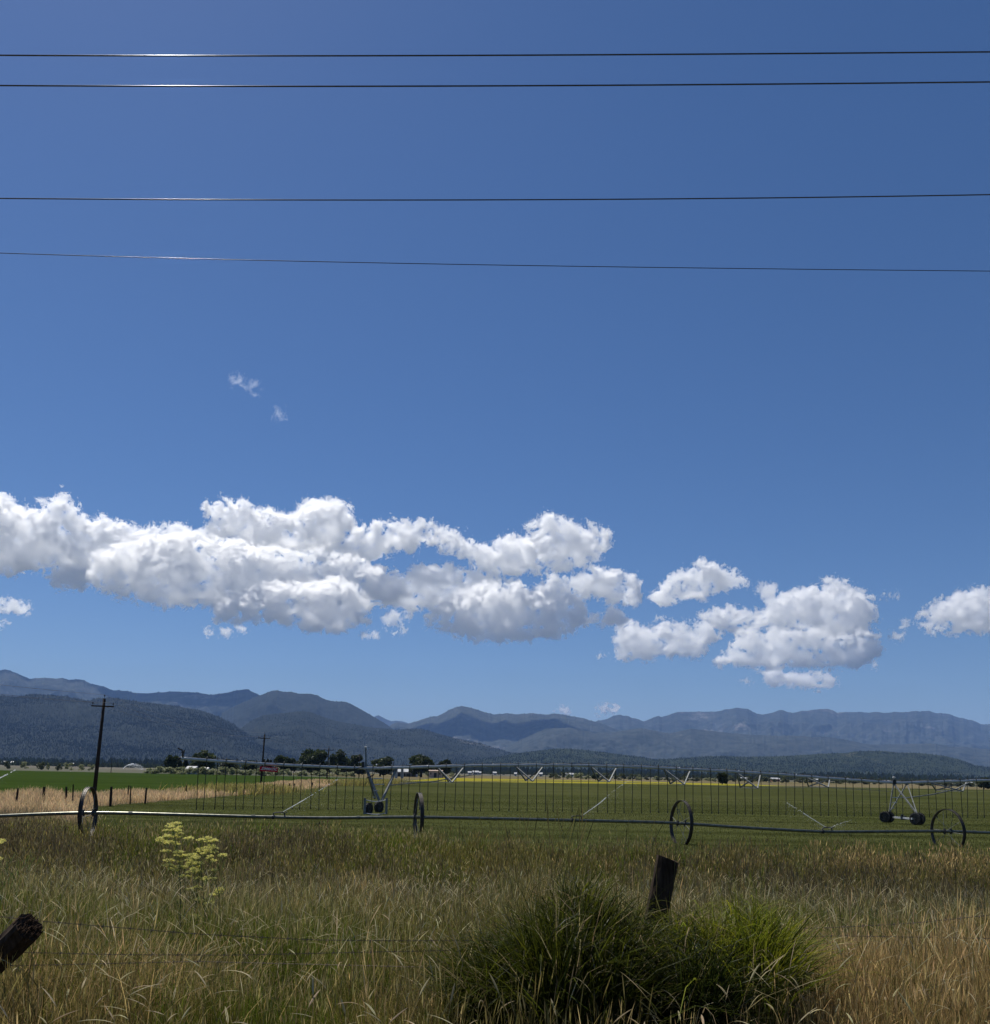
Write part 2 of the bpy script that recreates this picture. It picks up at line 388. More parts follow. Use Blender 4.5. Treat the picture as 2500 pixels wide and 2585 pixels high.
LEFTM = [(-260, 1250), (-100, 1235), (0, 1249), (40, 1272), (92, 1289), (122, 1299), (140, 1262), (148, 1233), (161, 1246), (191, 1279), (193, 1298), (211, 1299), (227, 1325), (254, 1302), (297, 1315), (369, 1335), (409, 1328), (461, 1329), (518, 1345), (560, 1365), (540, 1400), (430, 1415), (330, 1420), (270, 1432), (215, 1440), (160, 1436), (112, 1432), (53, 1437), (40, 1450), (-120, 1452), (-260, 1440)]
TUFT = [(112, 1425), (160, 1432), (215, 1430), (232, 1448), (228, 1470), (205, 1484), (158, 1487), (119, 1467), (125, 1450)]
UPPER = [(521, 1322), (545, 1312), (508, 1294), (514, 1276), (560, 1263), (607, 1264), (659, 1289), (699, 1290), (738, 1304), (758, 1284), (791, 1264), (837, 1265), (883, 1282), (893, 1319), (900, 1345), (860, 1372), (845, 1395), (790, 1402), (700, 1400), (640, 1395), (600, 1380), (560, 1360), (530, 1345)]
CHAINU = [(850, 1400), (880, 1350), (916, 1329), (920, 1350), (949, 1329), (982, 1309), (1028, 1319), (1081, 1317), (1131, 1342), (1174, 1352), (1213, 1381), (1250, 1370), (1290, 1350), (1349, 1357), (1326, 1332), (1382, 1296), (1408, 1299), (1448, 1325), (1477, 1340), (1481, 1312), (1504, 1329), (1540, 1345), (1537, 1381), (1507, 1404), (1468, 1427), (1428, 1441), (1382, 1437), (1316, 1450), (1263, 1454), (1213, 1440), (1180, 1417), (1154, 1398), (1101, 1391), (1121, 1368), (1055, 1368), (1048, 1391), (982, 1381), (989, 1398), (930, 1417), (870, 1415)]
CENTRE = [(235, 1395), (300, 1375), (350, 1352), (420, 1358), (480, 1345), (540, 1360), (600, 1362), (660, 1382), (740, 1390), (830, 1395), (880, 1400), (930, 1424), (989, 1437), (1005, 1459), (1015, 1500), (989, 1523), (943, 1523), (880, 1528), (780, 1530), (650, 1534), (540, 1530), (461, 1530), (369, 1522), (303, 1503), (284, 1490), (247, 1487), (236, 1450)]
FRONT = [(537, 1543), (554, 1528), (620, 1500), (690, 1466), (770, 1474), (850, 1462), (905, 1480), (943, 1523), (923, 1559), (943, 1566), (864, 1592), (818, 1589), (778, 1587), (699, 1566), (620, 1569), (547, 1566)]
RIGHTL = [(930, 1500), (940, 1450), (1005, 1459), (1028, 1447), (1055, 1431), (1108, 1425), (1167, 1431), (1226, 1454), (1293, 1460), (1329, 1487), (1375, 1490), (1400, 1500), (1340, 1525), (1240, 1530), (1140, 1530), (1081, 1543), (1022, 1530), (950, 1525)]
RIGHTF = [(1075, 1569), (1085, 1535), (1150, 1500), (1230, 1478), (1290, 1472), (1329, 1480), (1375, 1486), (1388, 1456), (1435, 1470), (1440, 1500), (1468, 1523), (1481, 1556), (1474, 1579), (1421, 1599), (1316, 1612), (1240, 1622), (1147, 1602)]
BRANCH = [(1388, 1454), (1435, 1464), (1481, 1444), (1507, 1437), (1540, 1447), (1606, 1449), (1609, 1470), (1626, 1503), (1599, 1523), (1553, 1526), (1533, 1503), (1474, 1507), (1435, 1492), (1400, 1480)]
TAIL = [(1468, 1570), (1500, 1552), (1547, 1530), (1565, 1545), (1586, 1563), (1540, 1576), (1474, 1580)]
CHAIN = [(1636, 1507), (1659, 1490), (1711, 1447), (1748, 1441), (1758, 1421), (1777, 1418), (1810, 1434), (1857, 1447), (1893, 1474), (1857, 1483), (1810, 1493), (1764, 1500), (1720, 1508), (1682, 1526), (1655, 1515)]
LOWER = [(1557, 1602), (1573, 1589), (1599, 1573), (1640, 1570), (1672, 1573), (1711, 1573), (1738, 1561), (1771, 1576), (1820, 1599), (1797, 1622), (1758, 1655), (1711, 1652), (1619, 1661), (1566, 1658), (1553, 1632)]
STACKU = [(1764, 1546), (1797, 1549), (1843, 1536), (1883, 1546), (1936, 1536), (1942, 1516), (1988, 1497), (2041, 1483), (2067, 1483), (2100, 1462), (2127, 1470), (2160, 1490), (2209, 1520), (2199, 1536), (2213, 1559), (2193, 1576), (2206, 1595), (2150, 1612), (2050, 1610), (1950, 1606), (1863, 1595), (1810, 1586), (1777, 1569)]
STACKL = [(1800, 1673), (1817, 1655), (1870, 1605), (1900, 1582), (1960, 1588), (2030, 1580), (2110, 1604), (2170, 1598), (2239, 1609), (2206, 1622), (2226, 1648), (2173, 1675), (2107, 1681), (1975, 1681), (1876, 1676)]
EDGE = [(2315, 1572), (2331, 1543), (2371, 1530), (2417, 1503), (2456, 1487), (2489, 1487), (2560, 1510), (2640, 1520), (2640, 1590), (2560, 1597), (2437, 1595), (2377, 1595), (2331, 1582)]
STRIP = [(1930, 1723), (1939, 1698), (1955, 1691), (1988, 1704), (2041, 1704), (2067, 1698), (2120, 1724), (2067, 1734), (2008, 1728)]
CM = cloud_mat(0.055)
cloud('cloud', [LEFTM], 12800, 'left end of the long cloud bank, with a pointed horn on top', mat=CM)
cloud('cloud', [TUFT], 12500, 'ragged tuft hanging under the left end of the cloud bank', mat=CM)
cloud('cloud', [UPPER], 12900, 'two-lobed cloud head rising highest over the middle of the bank', mat=CM)
cloud('cloud', [CHAINU], 12500, 'chain of small white clouds running right to the puffy head with a wisp', mat=CM)
cloud('cloud', [CENTRE], 12150, 'broad grey-bellied centre of the long cloud bank', mat=CM)
cloud('cloud', [FRONT], 11600, 'lowest flat-bottomed layer under the centre of the bank', mat=CM)
cloud('cloud', [RIGHTL], 12400, 'domed cloud with a dark underside right of the bank centre', mat=CM)
cloud('cloud', [RIGHTF], 11950, 'flat oval cloud below the domed one, right part of the bank', mat=CM)
cloud('cloud', [BRANCH], 12700, 'small lumpy cloud between the puffy head and the humped cloud', mat=CM)
cloud('cloud', [TAIL], 12300, 'small trailing tip at the right end of the bank', mat=CM)
cloud('cloud', [CHAIN], 12000, 'small white cloud with a rounded hump just right of the long bank', mat=CM)
cloud('cloud', [LOWER], 13000, 'flat-based white cloud low in the sky, left of the tall stacked cloud', mat=CM)
cloud('cloud', [STACKU], 13200, 'peaked upper half of the stacked cloud above the right mountains', mat=CM)
cloud('cloud', [STACKL], 12600, 'flat-bottomed lower half of the stacked cloud', mat=CM)
cloud('cloud', [EDGE], 13000, 'white rounded cloud cut off by the right edge of the picture', mat=CM)
cloud('cloud', [STRIP], 16000, 'thin low white strip of cloud below the stacked cloud', radii=(16, 10, 6, 3.5), voxpx=1.6, mat=CM)

def puffs(specs, Y, label):
    cloud('cloud', [ell(*q_) for q_ in specs], Y, label, radii=(14, 9, 5.5, 3), voxpx=1.5, mat=CM_thin, wisp=.45)
CM_thin = cloud_mat(0.030, 'thin_cloud_vapour')  # wisp_
puffs([(15, 1528, 30, 13), (55, 1534, 18, 15)], 13000, 'small puffy white cloud at the left edge below the bank')
puffs([(2, 1577, 15, 9)], 13000, 'tiny cloud at the left edge, lowest on that side')
puffs([(1935, 1491, 21, 17)], 13000, 'small fluffy cloud between the humped cloud and the stacked cloud')
puffs([(1533, 1789, 29, 8), (1520, 1786, 14, 7), (1548, 1790, 14, 5)], 22000, 'small flat white cloud just above the notch in the mountains')
puffs([(1421, 1793, 20, 6), (1452, 1797, 6, 4)], 22000, 'faint small cloud left of the flat one above the notch')
puffs([(990, 1560, 22, 20), (1008, 1588, 12, 9), (1025, 1548, 9, 12)], 12500, 'ragged torn cloud fragment below the middle of the bank')
puffs([(931, 1600, 18, 8)], 12500, 'small oval cloud left of the ragged fragment')
puffs([(532, 1598, 16, 7), (572, 1594, 22, 5), (608, 1591, 14, 6)], 12500, 'thin broken wisp of cloud under the left half of the bank')
puffs([(1565, 1583, 9, 7), (1528, 1655, 14, 6)], 13000, 'faint wisps left of the flat-based cloud')
puffs([(2270, 1604, 12, 8), (2265, 1612, 18, 6), (2285, 1575, 8, 8)], 13000, 'thin wisps right of the stacked cloud')
puffs([(2245, 1505, 14, 6), (2272, 1499, 14, 4)], 13000, 'thin streak of cloud upper right of the stacked cloud')
puffs([(2208, 1678, 11, 5), (1918, 1690, 12, 4), (1880, 1717, 11, 6)], 13500, 'tiny flecks of cloud just under the stacked cloud')
CM_w = cloud_mat(0.0045, 'wispy_cloud_vapour')
cloud('cloud', [ell(592, 950, 9, 4), ell(604, 960, 12, 5), ell(622, 972, 12, 5), ell(638, 972, 12, 8), ell(650, 986, 9, 6), ell(626, 940, 4, 5)], 9000, 'tiny ragged wisp high in the clear sky on the left', radii=(9, 5.5, 3), voxpx=1.4, mat=CM_w, wisp=.7)
cloud('cloud', [ell(700, 1040, 5, 6), ell(706, 1050, 5, 8), ell(711, 1060, 4, 7)], 9000, 'faint speck of cloud right of and below the high wisp', radii=(7, 4.5, 2.5), voxpx=1.4, mat=CM_w, wisp=.7)
puffs([(100, 1268, 9, 10)], 12000, 'small detached tuft above the left end of the bank')
# ------------------------------------------------------------------ ground
def gz(X, Y):
    """height of the road verge falling to the flat field"""
    Y = np.asarray(Y, float); t = np.clip((Y - 6.0) / 14.0, 0, 1); s = t * t * (3 - 2 * t)
    return 1.2 * (1 - s) + 0.05 * np.sin(np.asarray(X) * 1.3 + Y * .7) * (Y < 34) * np.clip((34 - Y) / 6, 0, 1)
gx = np.unique(np.concatenate([[-20000, -6000, -2000, -700, -300, -150], np.arange(-100, 101, 2.0), np.arange(-14, 14.1, 0.4), [150, 300, 700, 2000, 6000, 20000]]))
gy = np.unique(np.concatenate([[-300, -60, -20], np.arange(-8, 40.1, 0.4), np.arange(42, 100, 4.0), [120, 160, 220, 300, 450, 700, 1100, 2000, 4000, 8000, 20000]]))
GX, GY = np.meshgrid(gx, gy); GZ = gz(GX, GY)
idx = np.arange(GX.size).reshape(GX.shape)
q = np.stack([idx[:-1, :-1], idx[:-1, 1:], idx[1:, 1:], idx[1:, :-1]], -1).reshape(-1, 4)
gm, N, L, b = newmat('dry_soil_and_thatch')
near, _ = noise_ramp(N, L, 3.0, [(0.3, (0.035, 0.030, 0.014)), (0.5, (0.06, 0.055, 0.022)), (0.7, (0.11, 0.085, 0.045))], detail=10, rough=0.75)
far, _ = noise_ramp(N, L, 0.004, [(0.36, (0.045, 0.055, 0.026)), (0.47, (0.10, 0.095, 0.065)), (0.55, (0.06, 0.066, 0.038)), (0.66, (0.14, 0.13, 0.105))], detail=7, rough=0.6, stretch=(0.25, 1.3, 1))
geo = N.new('ShaderNodeNewGeometry'); sx = N.new('ShaderNodeSeparateXYZ'); L.new(geo.outputs['Position'], sx.inputs[0])
mr_ = N.new('ShaderNodeMapRange'); mr_.inputs[1].default_value = 120; mr_.inputs[2].default_value = 300; L.new(sx.outputs[1], mr_.inputs[0])
mx = N.new('ShaderNodeMix'); mx.data_type = 'RGBA'; L.new(mr_.outputs[0], mx.inputs[0]); L.new(near, mx.inputs[6]); L.new(far, mx.inputs[7])
L.new(mx.outputs[2], b.inputs['Base Color']); b.inputs['Roughness'].default_value = 1; b.inputs['Specular IOR Level'].default_value = 0.1
tag(link('ground', npmesh('ground', np.stack([GX, GY, GZ], -1).reshape(-1, 3), [q]), gm, smooth=True), 'rough ground under the grass and the far dry plain', kind='structure')

def field_mat(name, a, b_, c, sc, stretch):
    m, N, L, b = newmat(name)
    o, _ = noise_ramp(N, L, sc, [(0.33, a), (0.5, b_), (0.68, c)], detail=9, rough=0.7, stretch=stretch)
    o2, n2 = noise_ramp(N, L, sc * 30, [(0.3, 0.62), (0.7, 1.25)], detail=5, rough=0.8, stretch=stretch)
    o3, _3 = noise_ramp(N, L, .35, [(0.38, 0.72), (0.5, 1.0), (0.64, 1.22)], detail=4, rough=0.5, stretch=(0.03, 1, 1))      # wet and dry bands across the field
    m0 = N.new('ShaderNodeMix'); m0.data_type = 'RGBA'; m0.blend_type = 'MULTIPLY'; m0.inputs[0].default_value = 1; L.new(o, m0.inputs[6]); L.new(o3, m0.inputs[7]); o = m0.outputs[2]
    mu = N.new('ShaderNodeMix'); mu.data_type = 'RGBA'; mu.blend_type = 'MULTIPLY'; mu.inputs[0].default_value = 1; L.new(o, mu.inputs[6]); L.new(o2, mu.inputs[7])
    L.new(mu.outputs[2], b.inputs['Base Color']); b.inputs['Roughness'].default_value = 1; b.inputs['Specular IOR Level'].default_value = 0.0
    bp = N.new('ShaderNodeBump'); bp.inputs['Strength'].default_value = 0.6; bp.inputs['Distance'].default_value = 0.15; L.new(n2.outputs[0], bp.inputs['Height']); L.new(bp.outputs[0], b.inputs['Normal'])
    return m
def sheet(name, poly, z, mat, label):
    mb = MB(); mb.add([(x, y, z) for x, y in poly], [tuple(range(len(poly)))]); o = mb.build(name, mat); tag(o, label, kind='structure')
M_crop = field_mat('green_crop', (0.035, 0.042, 0.013), (0.056, 0.062, 0.022), (0.078, 0.081, 0.033), 0.05, (0.5, 1, 1))
M_crop2 = field_mat('dense_green_crop', (0.026, 0.045, 0.009), (0.031, 0.052, 0.011), (0.038, 0.060, 0.015), 0.03, (0.5, 1, 1))
M_yel = field_mat('yellow_flowering_crop', (0.19, 0.17, 0.02), (0.25, 0.22, 0.025), (0.27, 0.24, 0.05), 0.06, (0.4, 1, 1))
M_tan = field_mat('dry_tan_field', (0.10, 0.095, 0.045), (0.15, 0.125, 0.07), (0.19, 0.15, 0.10), 0.03, (0.3, 1, 1))
M_mow = field_mat('pale_mown_stubble', (0.10, 0.10, 0.075), (0.14, 0.13, 0.105), (0.18, 0.165, 0.14), 0.02, (0.3, 1, 1))
sheet('crop_field', [(-22, 50), (-16, 37), (-10, 33), (0, 30), (60, 30), (420, 260), (420, 345), (100, 305), (40, 282), (-20, 250), (-31, 215), (-31, 180), (-27, 150), (-25, 120), (-27, 62)], 0.006, M_crop, 'wide green crop field watered by the pivot')
sheet('crop_field', [(-420, 76), (-39, 76), (-38, 150), (-39, 260), (-36, 300), (-70, 330), (-420, 380)], 0.006, M_crop2, 'bright even green crop field on the left')
sheet('crop_field', [(-24, 252), (40, 284), (100, 308), (100, 360), (55, 400), (-22, 400)], 0.008, M_yel, 'narrow strip of yellow flowering crop beyond the green field')
sheet('crop_field', [(103, 309), (420, 346), (420, 470), (60, 440), (103, 362)], 0.008, M_tan, 'strip of dry tan grass beyond the green field on the right')
sheet('crop_field', [(-34, 302), (-26, 255), (-25, 402), (60, 404), (240, 475), (300, 640), (-60, 700), (-120, 480)], 0.007, M_tan, 'dry tan field beyond the yellow strip')
sheet('crop_field', [(-1200, 620), (-150, 560), (-90, 760), (-60, 1200), (-1200, 1500)], 0.02, M_mow, 'pale grey stubble field in the left distance')
sheet('crop_field', [(-80, 820), (700, 760), (1200, 1400), (-100, 1600)], 0.02, M_mow, 'pale stubble field in the right distance')

# ------------------------------------------------------------------ grass
def ribbons(P, H, W, AZ, LEAN, levels, prof, C0, C1, head=9, droop=0.0, drop_from=0.7, WA=None):
    """many curved grass blades as one set of arrays; P (n,3); colours (n,3)"""
    n = len(P); m = len(levels); t = np.array(levels)[None, :]
    H = np.broadcast_to(np.asarray(H, float), (n,))[:, None]; W = np.broadcast_to(np.asarray(W, float), (n,))[:, None]; LEAN = np.broadcast_to(np.asarray(LEAN, float), (n,))[:, None]
    droop = np.broadcast_to(np.asarray(droop, float), (n,))[:, None]
    k = np.clip((t - drop_from) / (1 - drop_from), 0, 1)
    hor = H * LEAN * (0.35 * t + 0.65 * t ** 2) + H * droop * k * 0.55
    ver = H * t * (1 - 0.38 * np.minimum(LEAN, 1.2) * t) - H * droop * k ** 2 * 0.75 + H * droop * k * 0.25
    dx = np.cos(AZ)[:, None]; dy = np.sin(AZ)[:, None]
    WA = rng.uniform(0, math.pi, n) if WA is None else WA
    wx = np.cos(WA)[:, None]; wy = np.sin(WA)[:, None]
    cx = P[:, 0:1] + dx * hor; cy_ = P[:, 1:2] + dy * hor; cz = P[:, 2:3] + ver
    w = W * np.array(prof)[None, :] * 0.5
    V = np.empty((n, m, 2, 3), np.float32)
    for s, sg in ((0, -1), (1, 1)):
        V[:, :, s, 0] = cx + sg * w * wx; V[:, :, s, 1] = cy_ + sg * w * wy; V[:, :, s, 2] = cz
    ishead = (np.array(levels) >= head)[None, :, None, None]
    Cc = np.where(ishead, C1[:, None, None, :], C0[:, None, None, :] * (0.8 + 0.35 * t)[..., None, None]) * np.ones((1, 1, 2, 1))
    base = np.arange(n)[:, None] * (m * 2) + np.arange(m - 1)[None, :] * 2
    F = np.stack([base, base + 1, base + 3, base + 2], -1).reshape(-1, 4)
    return V.reshape(-1, 3), F, Cc.reshape(-1, 3)
class Grass:
    def __init__(s): s.V = []; s.F = []; s.C = []; s.n = 0
    def add(s, r):
        V, F, C = r; s.V.append(V); s.F.append(F + s.n); s.C.append(C); s.n += len(V)
    def build(s, name, mat, label, kind='stuff', parent=None, cat='grass'):
        me = npmesh(name, np.concatenate(s.V), [np.concatenate(s.F)], np.concatenate(s.C))
        o = link(name, me, mat, parent)
        if parent is None: tag(o, label, cat, None, kind)
        print(name, len(me.polygons), flush=True)
        return o
LEAF = leafmat('grass_blade', 0.5, 0.6, 0.06)
DRY = leafmat('dry_grass_blade', 0.45, 0.6, 0.1)
GREEN, OLIVE, BROWN, PURP, TAN = map(np.array, ((0.100, 0.150, 0.014), (0.165, 0.165, 0.028), (0.185, 0.150, 0.050), (0.115, 0.095, 0.052), (0.45, 0.32, 0.14)))
SP = np.array([GREEN, OLIVE, BROWN, PURP, TAN]) * .88
ANCH = [((100, 2110), (.1, .1, .4, .9, 0)), ((300, 2085), (.5, .6, .2, .2, 0)), ((500, 2095), (.9, .5, .1, .1, 0)), ((250, 2200), (.2, .3, .8, .4, 0)), ((700, 2120), (.1, .4, .2, .9, 0)), ((600, 2190), (.1, .3, .4, .8, 0)), ((1000, 2100), (.6, 1, .2, 0, 0)),
 ((1250, 2110), (.3, .6, .7, .1, 0)), ((1500, 2105), (.9, .7, .2, 0, 0)), ((1800, 2135), (.2, .2, .7, .7, .1)), ((1650, 2110), (.5, .5, .4, .2, .0)), ((2100, 2110), (.6, .4, .5, .2, .1)), ((2250, 2125), (.1, .3, .5, .2, .9)), ((2450, 2125), (.1, .2, .4, .1, 1)), ((2100, 2200), (.1, .2, .4, .9, 0)), ((2400, 2220), (.1, .2, .5, .8, 0)),
 ((1950, 2300), (.9, .8, .2, .1, 0)), ((2300, 2330), (1, .5, .2, .1, .1)), ((2450, 2300), (.6, .5, .4, .2, .2)), ((2300, 2440), (0, .2, .7, .1, 1)), ((2480, 2420), (0, .1, .6, 0, 1.2)), ((2150, 2400), (.1, .2, .4, 0, 1)), ((2200, 2550), (.1, .3, .6, 0, 1)), ((1100, 2300), (.4, 1, .5, .1, .1)), ((900, 2350), (1, .9, .2, 0, 0)), ((600, 2350), (.8, 1, .2, 0, 0)),
 ((300, 2300), (.8, .9, .2, .1, 0)), ((150, 2240), (.4, .9, .4, .2, 0)), ((100, 2550), (0, .2, .9, .2, .7)), ((330, 2500), (0, .2, 1, .2, .3)), ((650, 2480), (1, .7, .2, 0, 0)), ((520, 2560), (1, .4, .1, 0, 0)), ((950, 2560), (.3, .6, .4, 0, .5)), ((800, 2240), (.1, .5, .9, .2, .3)), ((1150, 2470), (.1, .4, .9, .2, .3)), ((1000, 2440), (.4, .7, .6, .1, .1)), ((1700, 2560), (.3, .6, .4, 0, .5))]
_a = []
for (px_, py_), w in ANCH:
    p = onz(px_, py_, 0.6 if py_ < 2180 else 1.2); p = onz(px_, py_, float(gz(p[0], p[1])) + 0.55); _a.append((p[0] / p[1], math.log(p[1])) + w)
ANC = np.array(_a)
def species(X, Y):
    u = X / Y; v = np.log(Y)
    d = (u[:, None] - ANC[None, :, 0]) ** 2 + ((v[:, None] - ANC[None, :, 1]) * 0.55) ** 2 + 1e-4
    w = 1 / d ** 1.7; w /= w.sum(1, keepdims=True); s = w @ ANC[:, 2:]
    patch = np.sin(X * 0.9 + 1.7 * np.sin(Y * 0.43)) * np.sin(Y * 0.8 + 1.3 * np.sin(X * 0.6))
    s[:, 0] *= 1 + 0.5 * patch; s[:, 2] *= 1 - 0.5 * patch
    s = np.maximum(s, 0.02) ** 1.5; s /= s.sum(1, keepdims=True)
    return s
def pick(s):
    c = np.cumsum(s, 1); r = rng.random(len(s))[:, None]; return (r > c).sum(1).clip(0, 4)
def scatter(n, y0, y1, margin=0.62, power=1.0):
    """points in the wedge of ground the view covers"""
    Y = (y0 ** (power) + rng.random(n) * (y1 ** power - y0 ** power)) ** (1 / power)
    X = rng.uniform(-margin, margin, n) * Y + rng.uniform(-1, 1, n)
    return X, Y
def tint(c, n, amt=0.25): return np.clip(c * rng.uniform(1 - amt, 1 + amt, (n, 1)) * (1 + rng.uniform(-0.08, 0.08, (n, 3))), 0.005, 0.9)

def verge(name, n, y0, y1, hscale, wscale, label, power=1.6):
    g = Grass(); X, Y = scatter(n, y0, y1, power=power)
    cut = np.interp(X / Y, [-.6, -.12, .02, .6], [38, 36.5, 31.5, 30.5]) + 1.2 * np.sin(X * 1.7) + rng.normal(0, .6, n); kk = Y < cut; X, Y = X[kk], Y[kk]; n = len(X)
    uu = X / Y; dn = (Y < 5.75) & (Y > 4.5) & (uu > -.03) & (uu < .27) & (rng.random(n) < .72) | (Y > 6.8) & (Y < 8.9) & (uu > -.37) & (uu < -.295) & (rng.random(n) < .7); X, Y = X[~dn], Y[~dn]; n = len(X)   # grass thinned out in front of the tussocks and the yellow weed
    s = species(X, Y); k = pick(s); C = tint(SP[k], n, .5); pl = rng.random(n) < .035; C[pl] = tint(np.array([.34, .29, .15]), pl.sum(), .3)
    # tussocks: half of the shoots gather round a centre, share its colour and lean away from it
    nt = n // 45; own = rng.random(n) < .6; tc = rng.integers(0, n, nt); ti = rng.integers(0, nt, n); sz = rng.uniform(.04, .13, nt) * np.maximum(1, Y[tc] / 12)
    rr = np.abs(rng.normal(0, 1, n)) * sz[ti]; ra = rng.uniform(0, 6.28, n); X = np.where(own, X[tc[ti]] + np.cos(ra) * rr, X); Y = np.where(own, Y[tc[ti]] + np.sin(ra) * rr, Y)
    k = np.where(own, k[tc[ti]], k); tb = rng.uniform(.6, 1.4, nt)[ti]; C = np.where(own[:, None], tint(SP[k], n, .3) * tb[:, None], C); th = np.where(own, rng.uniform(.65, 1.35, nt)[ti], 1.0)
    AZ = np.where(own, ra + rng.normal(0, .5, n), rng.uniform(0, 6.28, n)); LE = np.where(own, .08 + .25 * rr / (sz[ti] + 1e-6), rng.uniform(.03, .5, n)) * rng.uniform(.5, 1.4, n)
    P = np.stack([X, Y, gz(X, Y) - 0.02], 1)
    wid = rng.uniform(.55, 1.6, n) * wscale * np.maximum(1, Y / 9.0) ** 0.8
    clump = 0.75 + 0.35 * np.sin(X * 2.1 + 3 * np.sin(Y * 1.1)) * np.sin(Y * 2.3)
    H = np.interp(Y, [24, 30], [1, 1.22]) * th * hscale * rng.uniform(0.45, 1.0, n) * clump * np.where(Y < 5, 0.75, 1)
    stem = rng.random(n) < np.where(k >= 2, 0.62, 0.34)
    a = ~stem
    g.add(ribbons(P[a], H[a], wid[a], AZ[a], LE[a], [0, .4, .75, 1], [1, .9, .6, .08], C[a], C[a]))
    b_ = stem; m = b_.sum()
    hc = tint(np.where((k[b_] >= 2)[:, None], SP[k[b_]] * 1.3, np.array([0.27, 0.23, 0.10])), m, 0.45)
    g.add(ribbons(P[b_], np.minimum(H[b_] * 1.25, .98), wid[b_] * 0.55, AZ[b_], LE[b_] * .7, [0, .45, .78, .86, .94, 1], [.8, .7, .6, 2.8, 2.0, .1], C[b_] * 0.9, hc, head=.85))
    return g.build(name, LEAF, label)
verge('tall_grass', 120000, 3.4, 9.5, 0.62, 0.0032, 'tall mixed green and brown grass on the near verge', 1.7)
verge('tall_grass', 140000, 9.0, 18, 0.66, 0.0037, 'tall seeding grass beyond the wire fence', 1.7)
verge('tall_grass', 170000, 17, 38, 0.68, 0.0052, 'rough brown and green grass up to the wheeled irrigation pipe', 1.5)

# pale nodding seed heads close to the camera
g = Grass(); n = 420
X, Y = scatter(n, 4.2, 8.5); 
u = X / Y; keep = (rng.random(n) < np.where(u > 0.3, 1.0, 0.35)) | (Y < 5.6)
X, Y = X[keep], Y[keep]; n = len(X)
P = np.stack([X, Y, gz(X, Y)], 1); az = rng.uniform(0, 6.28, n); H = rng.uniform(0.42, 0.8, n); le = rng.uniform(0.1, 0.6, n); dr = rng.uniform(0.08, 0.28, n)
pale = tint(np.array([0.50, 0.43, 0.27]), n, 0.2); stemc = tint(np.array([0.30, 0.25, 0.12]), n, 0.2)
for wa in (0, math.pi / 2):
    WA = np.full(n, wa) + rng.uniform(-.3, .3, n) * 0
    g.add(ribbons(P, H, 0.0036, az, le, [0, .3, .55, .7, .78, .82, .86, .9, .95, 1], [.8, .7, .6, .6, .7, 2.6, 3.0, 2.8, 2.0, .2], stemc, pale, head=.8, droop=dr, drop_from=0.62, WA=WA))
g.build('nodding_seed_heads', DRY, 'pale nodding foxtail seed heads above the near grass')
# wispy light seed heads scattered over the whole verge
g = Grass(); n = 7000; X, Y = scatter(n, 5, 22, power=1.3); P = np.stack([X, Y, gz(X, Y)], 1); k = pick(species(X, Y)); 
c0 = tint(np.array([0.20, 0.18, 0.08]), n, .3); c1 = tint(np.array([0.46, 0.40, 0.24]), n, .4)
g.add(ribbons(P, rng.uniform(.5, .92, n), rng.uniform(.0016, .0032, n) * np.maximum(1, Y / 9) ** .7, rng.uniform(0, 6.28, n), rng.uniform(.1, .7, n), [0, .4, .7, .8, .88, .95, 1], [.5, .45, .4, 1.5, 2.0, 1.4, .1], c0, c1, head=.78, droop=rng.uniform(0, .25, n), drop_from=.65))
g.build('seed_heads', DRY, 'light wispy seed heads scattered through the meadow')
# dead leaning stalks, lower left and lower right
g = Grass()
for (px_, py_, n, le, az0, hh) in ((150, 2560, 900, 0.7, 0.5, 0.6), (380, 2575, 500, 0.9, 0.4, 0.7), (2250, 2480, 1500, 0.6, 1.2, 0.55), (2420, 2520, 1500, 0.6, 2.4, 0.55), (2120, 2560, 700, 0.7, 1.0, 0.5), (1100, 2570, 450, .8, 1.9, 0.5)):
    c = onz(px_, py_, 1.25); X = rng.normal(c[0], 0.42, n); Y = rng.normal(c[1], 0.45, n); P = np.stack([X, Y, gz(X, Y)], 1)
    g.add(ribbons(P, rng.uniform(.4, 1.0, n) * hh, rng.uniform(.003, .0055, n), az0 + rng.normal(0, 1.4, n), rng.uniform(.2, 1.3, n) * le, [0, .3, .6, .85, 1], [1, .9, .8, .6, .1], tint(TAN * .9, n, 0.4), tint(TAN, n)))
g.build('dead_grass_stalks', DRY, 'bleached dead grass stalks leaning along the bottom edge')

# low crop tufts of the green field, tall dry strip on the left
g = Grass(); n = 190000; X, Y = scatter(n, 30, 125, 0.6, 0.7); lim = np.interp(Y, [30, 36, 44, 50, 62, 120], [-13, -15.7, -19.2, -21.9, -27, -25]); k = (X > lim) & (rng.random(n) < np.clip((128 - Y) / 50, 0, 1)); X, Y = X[k], Y[k]; n = len(X)
P = np.stack([X, Y, np.zeros(n)], 1)
row = 0.9 + 0.25 * np.sin(X * 0.25 + Y * 0.13) * np.sin(Y * 0.31)
C = tint(np.array([0.088, 0.102, 0.026]) * row[:, None], n, 0.25) * np.interp(Y, [30, 44], [1.5, 1])[:, None]
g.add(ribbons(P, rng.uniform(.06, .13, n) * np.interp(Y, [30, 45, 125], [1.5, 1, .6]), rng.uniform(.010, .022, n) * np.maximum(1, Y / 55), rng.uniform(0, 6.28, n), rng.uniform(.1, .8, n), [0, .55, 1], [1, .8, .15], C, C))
g.build('crop_leaves', LEAF, 'low leafy green crop standing in the watered field', cat='crop')
g = Grass(); n = 80000
Y = np.where(rng.random(n) < 0.55, rng.uniform(38, 78, n), rng.uniform(76, 215, n))
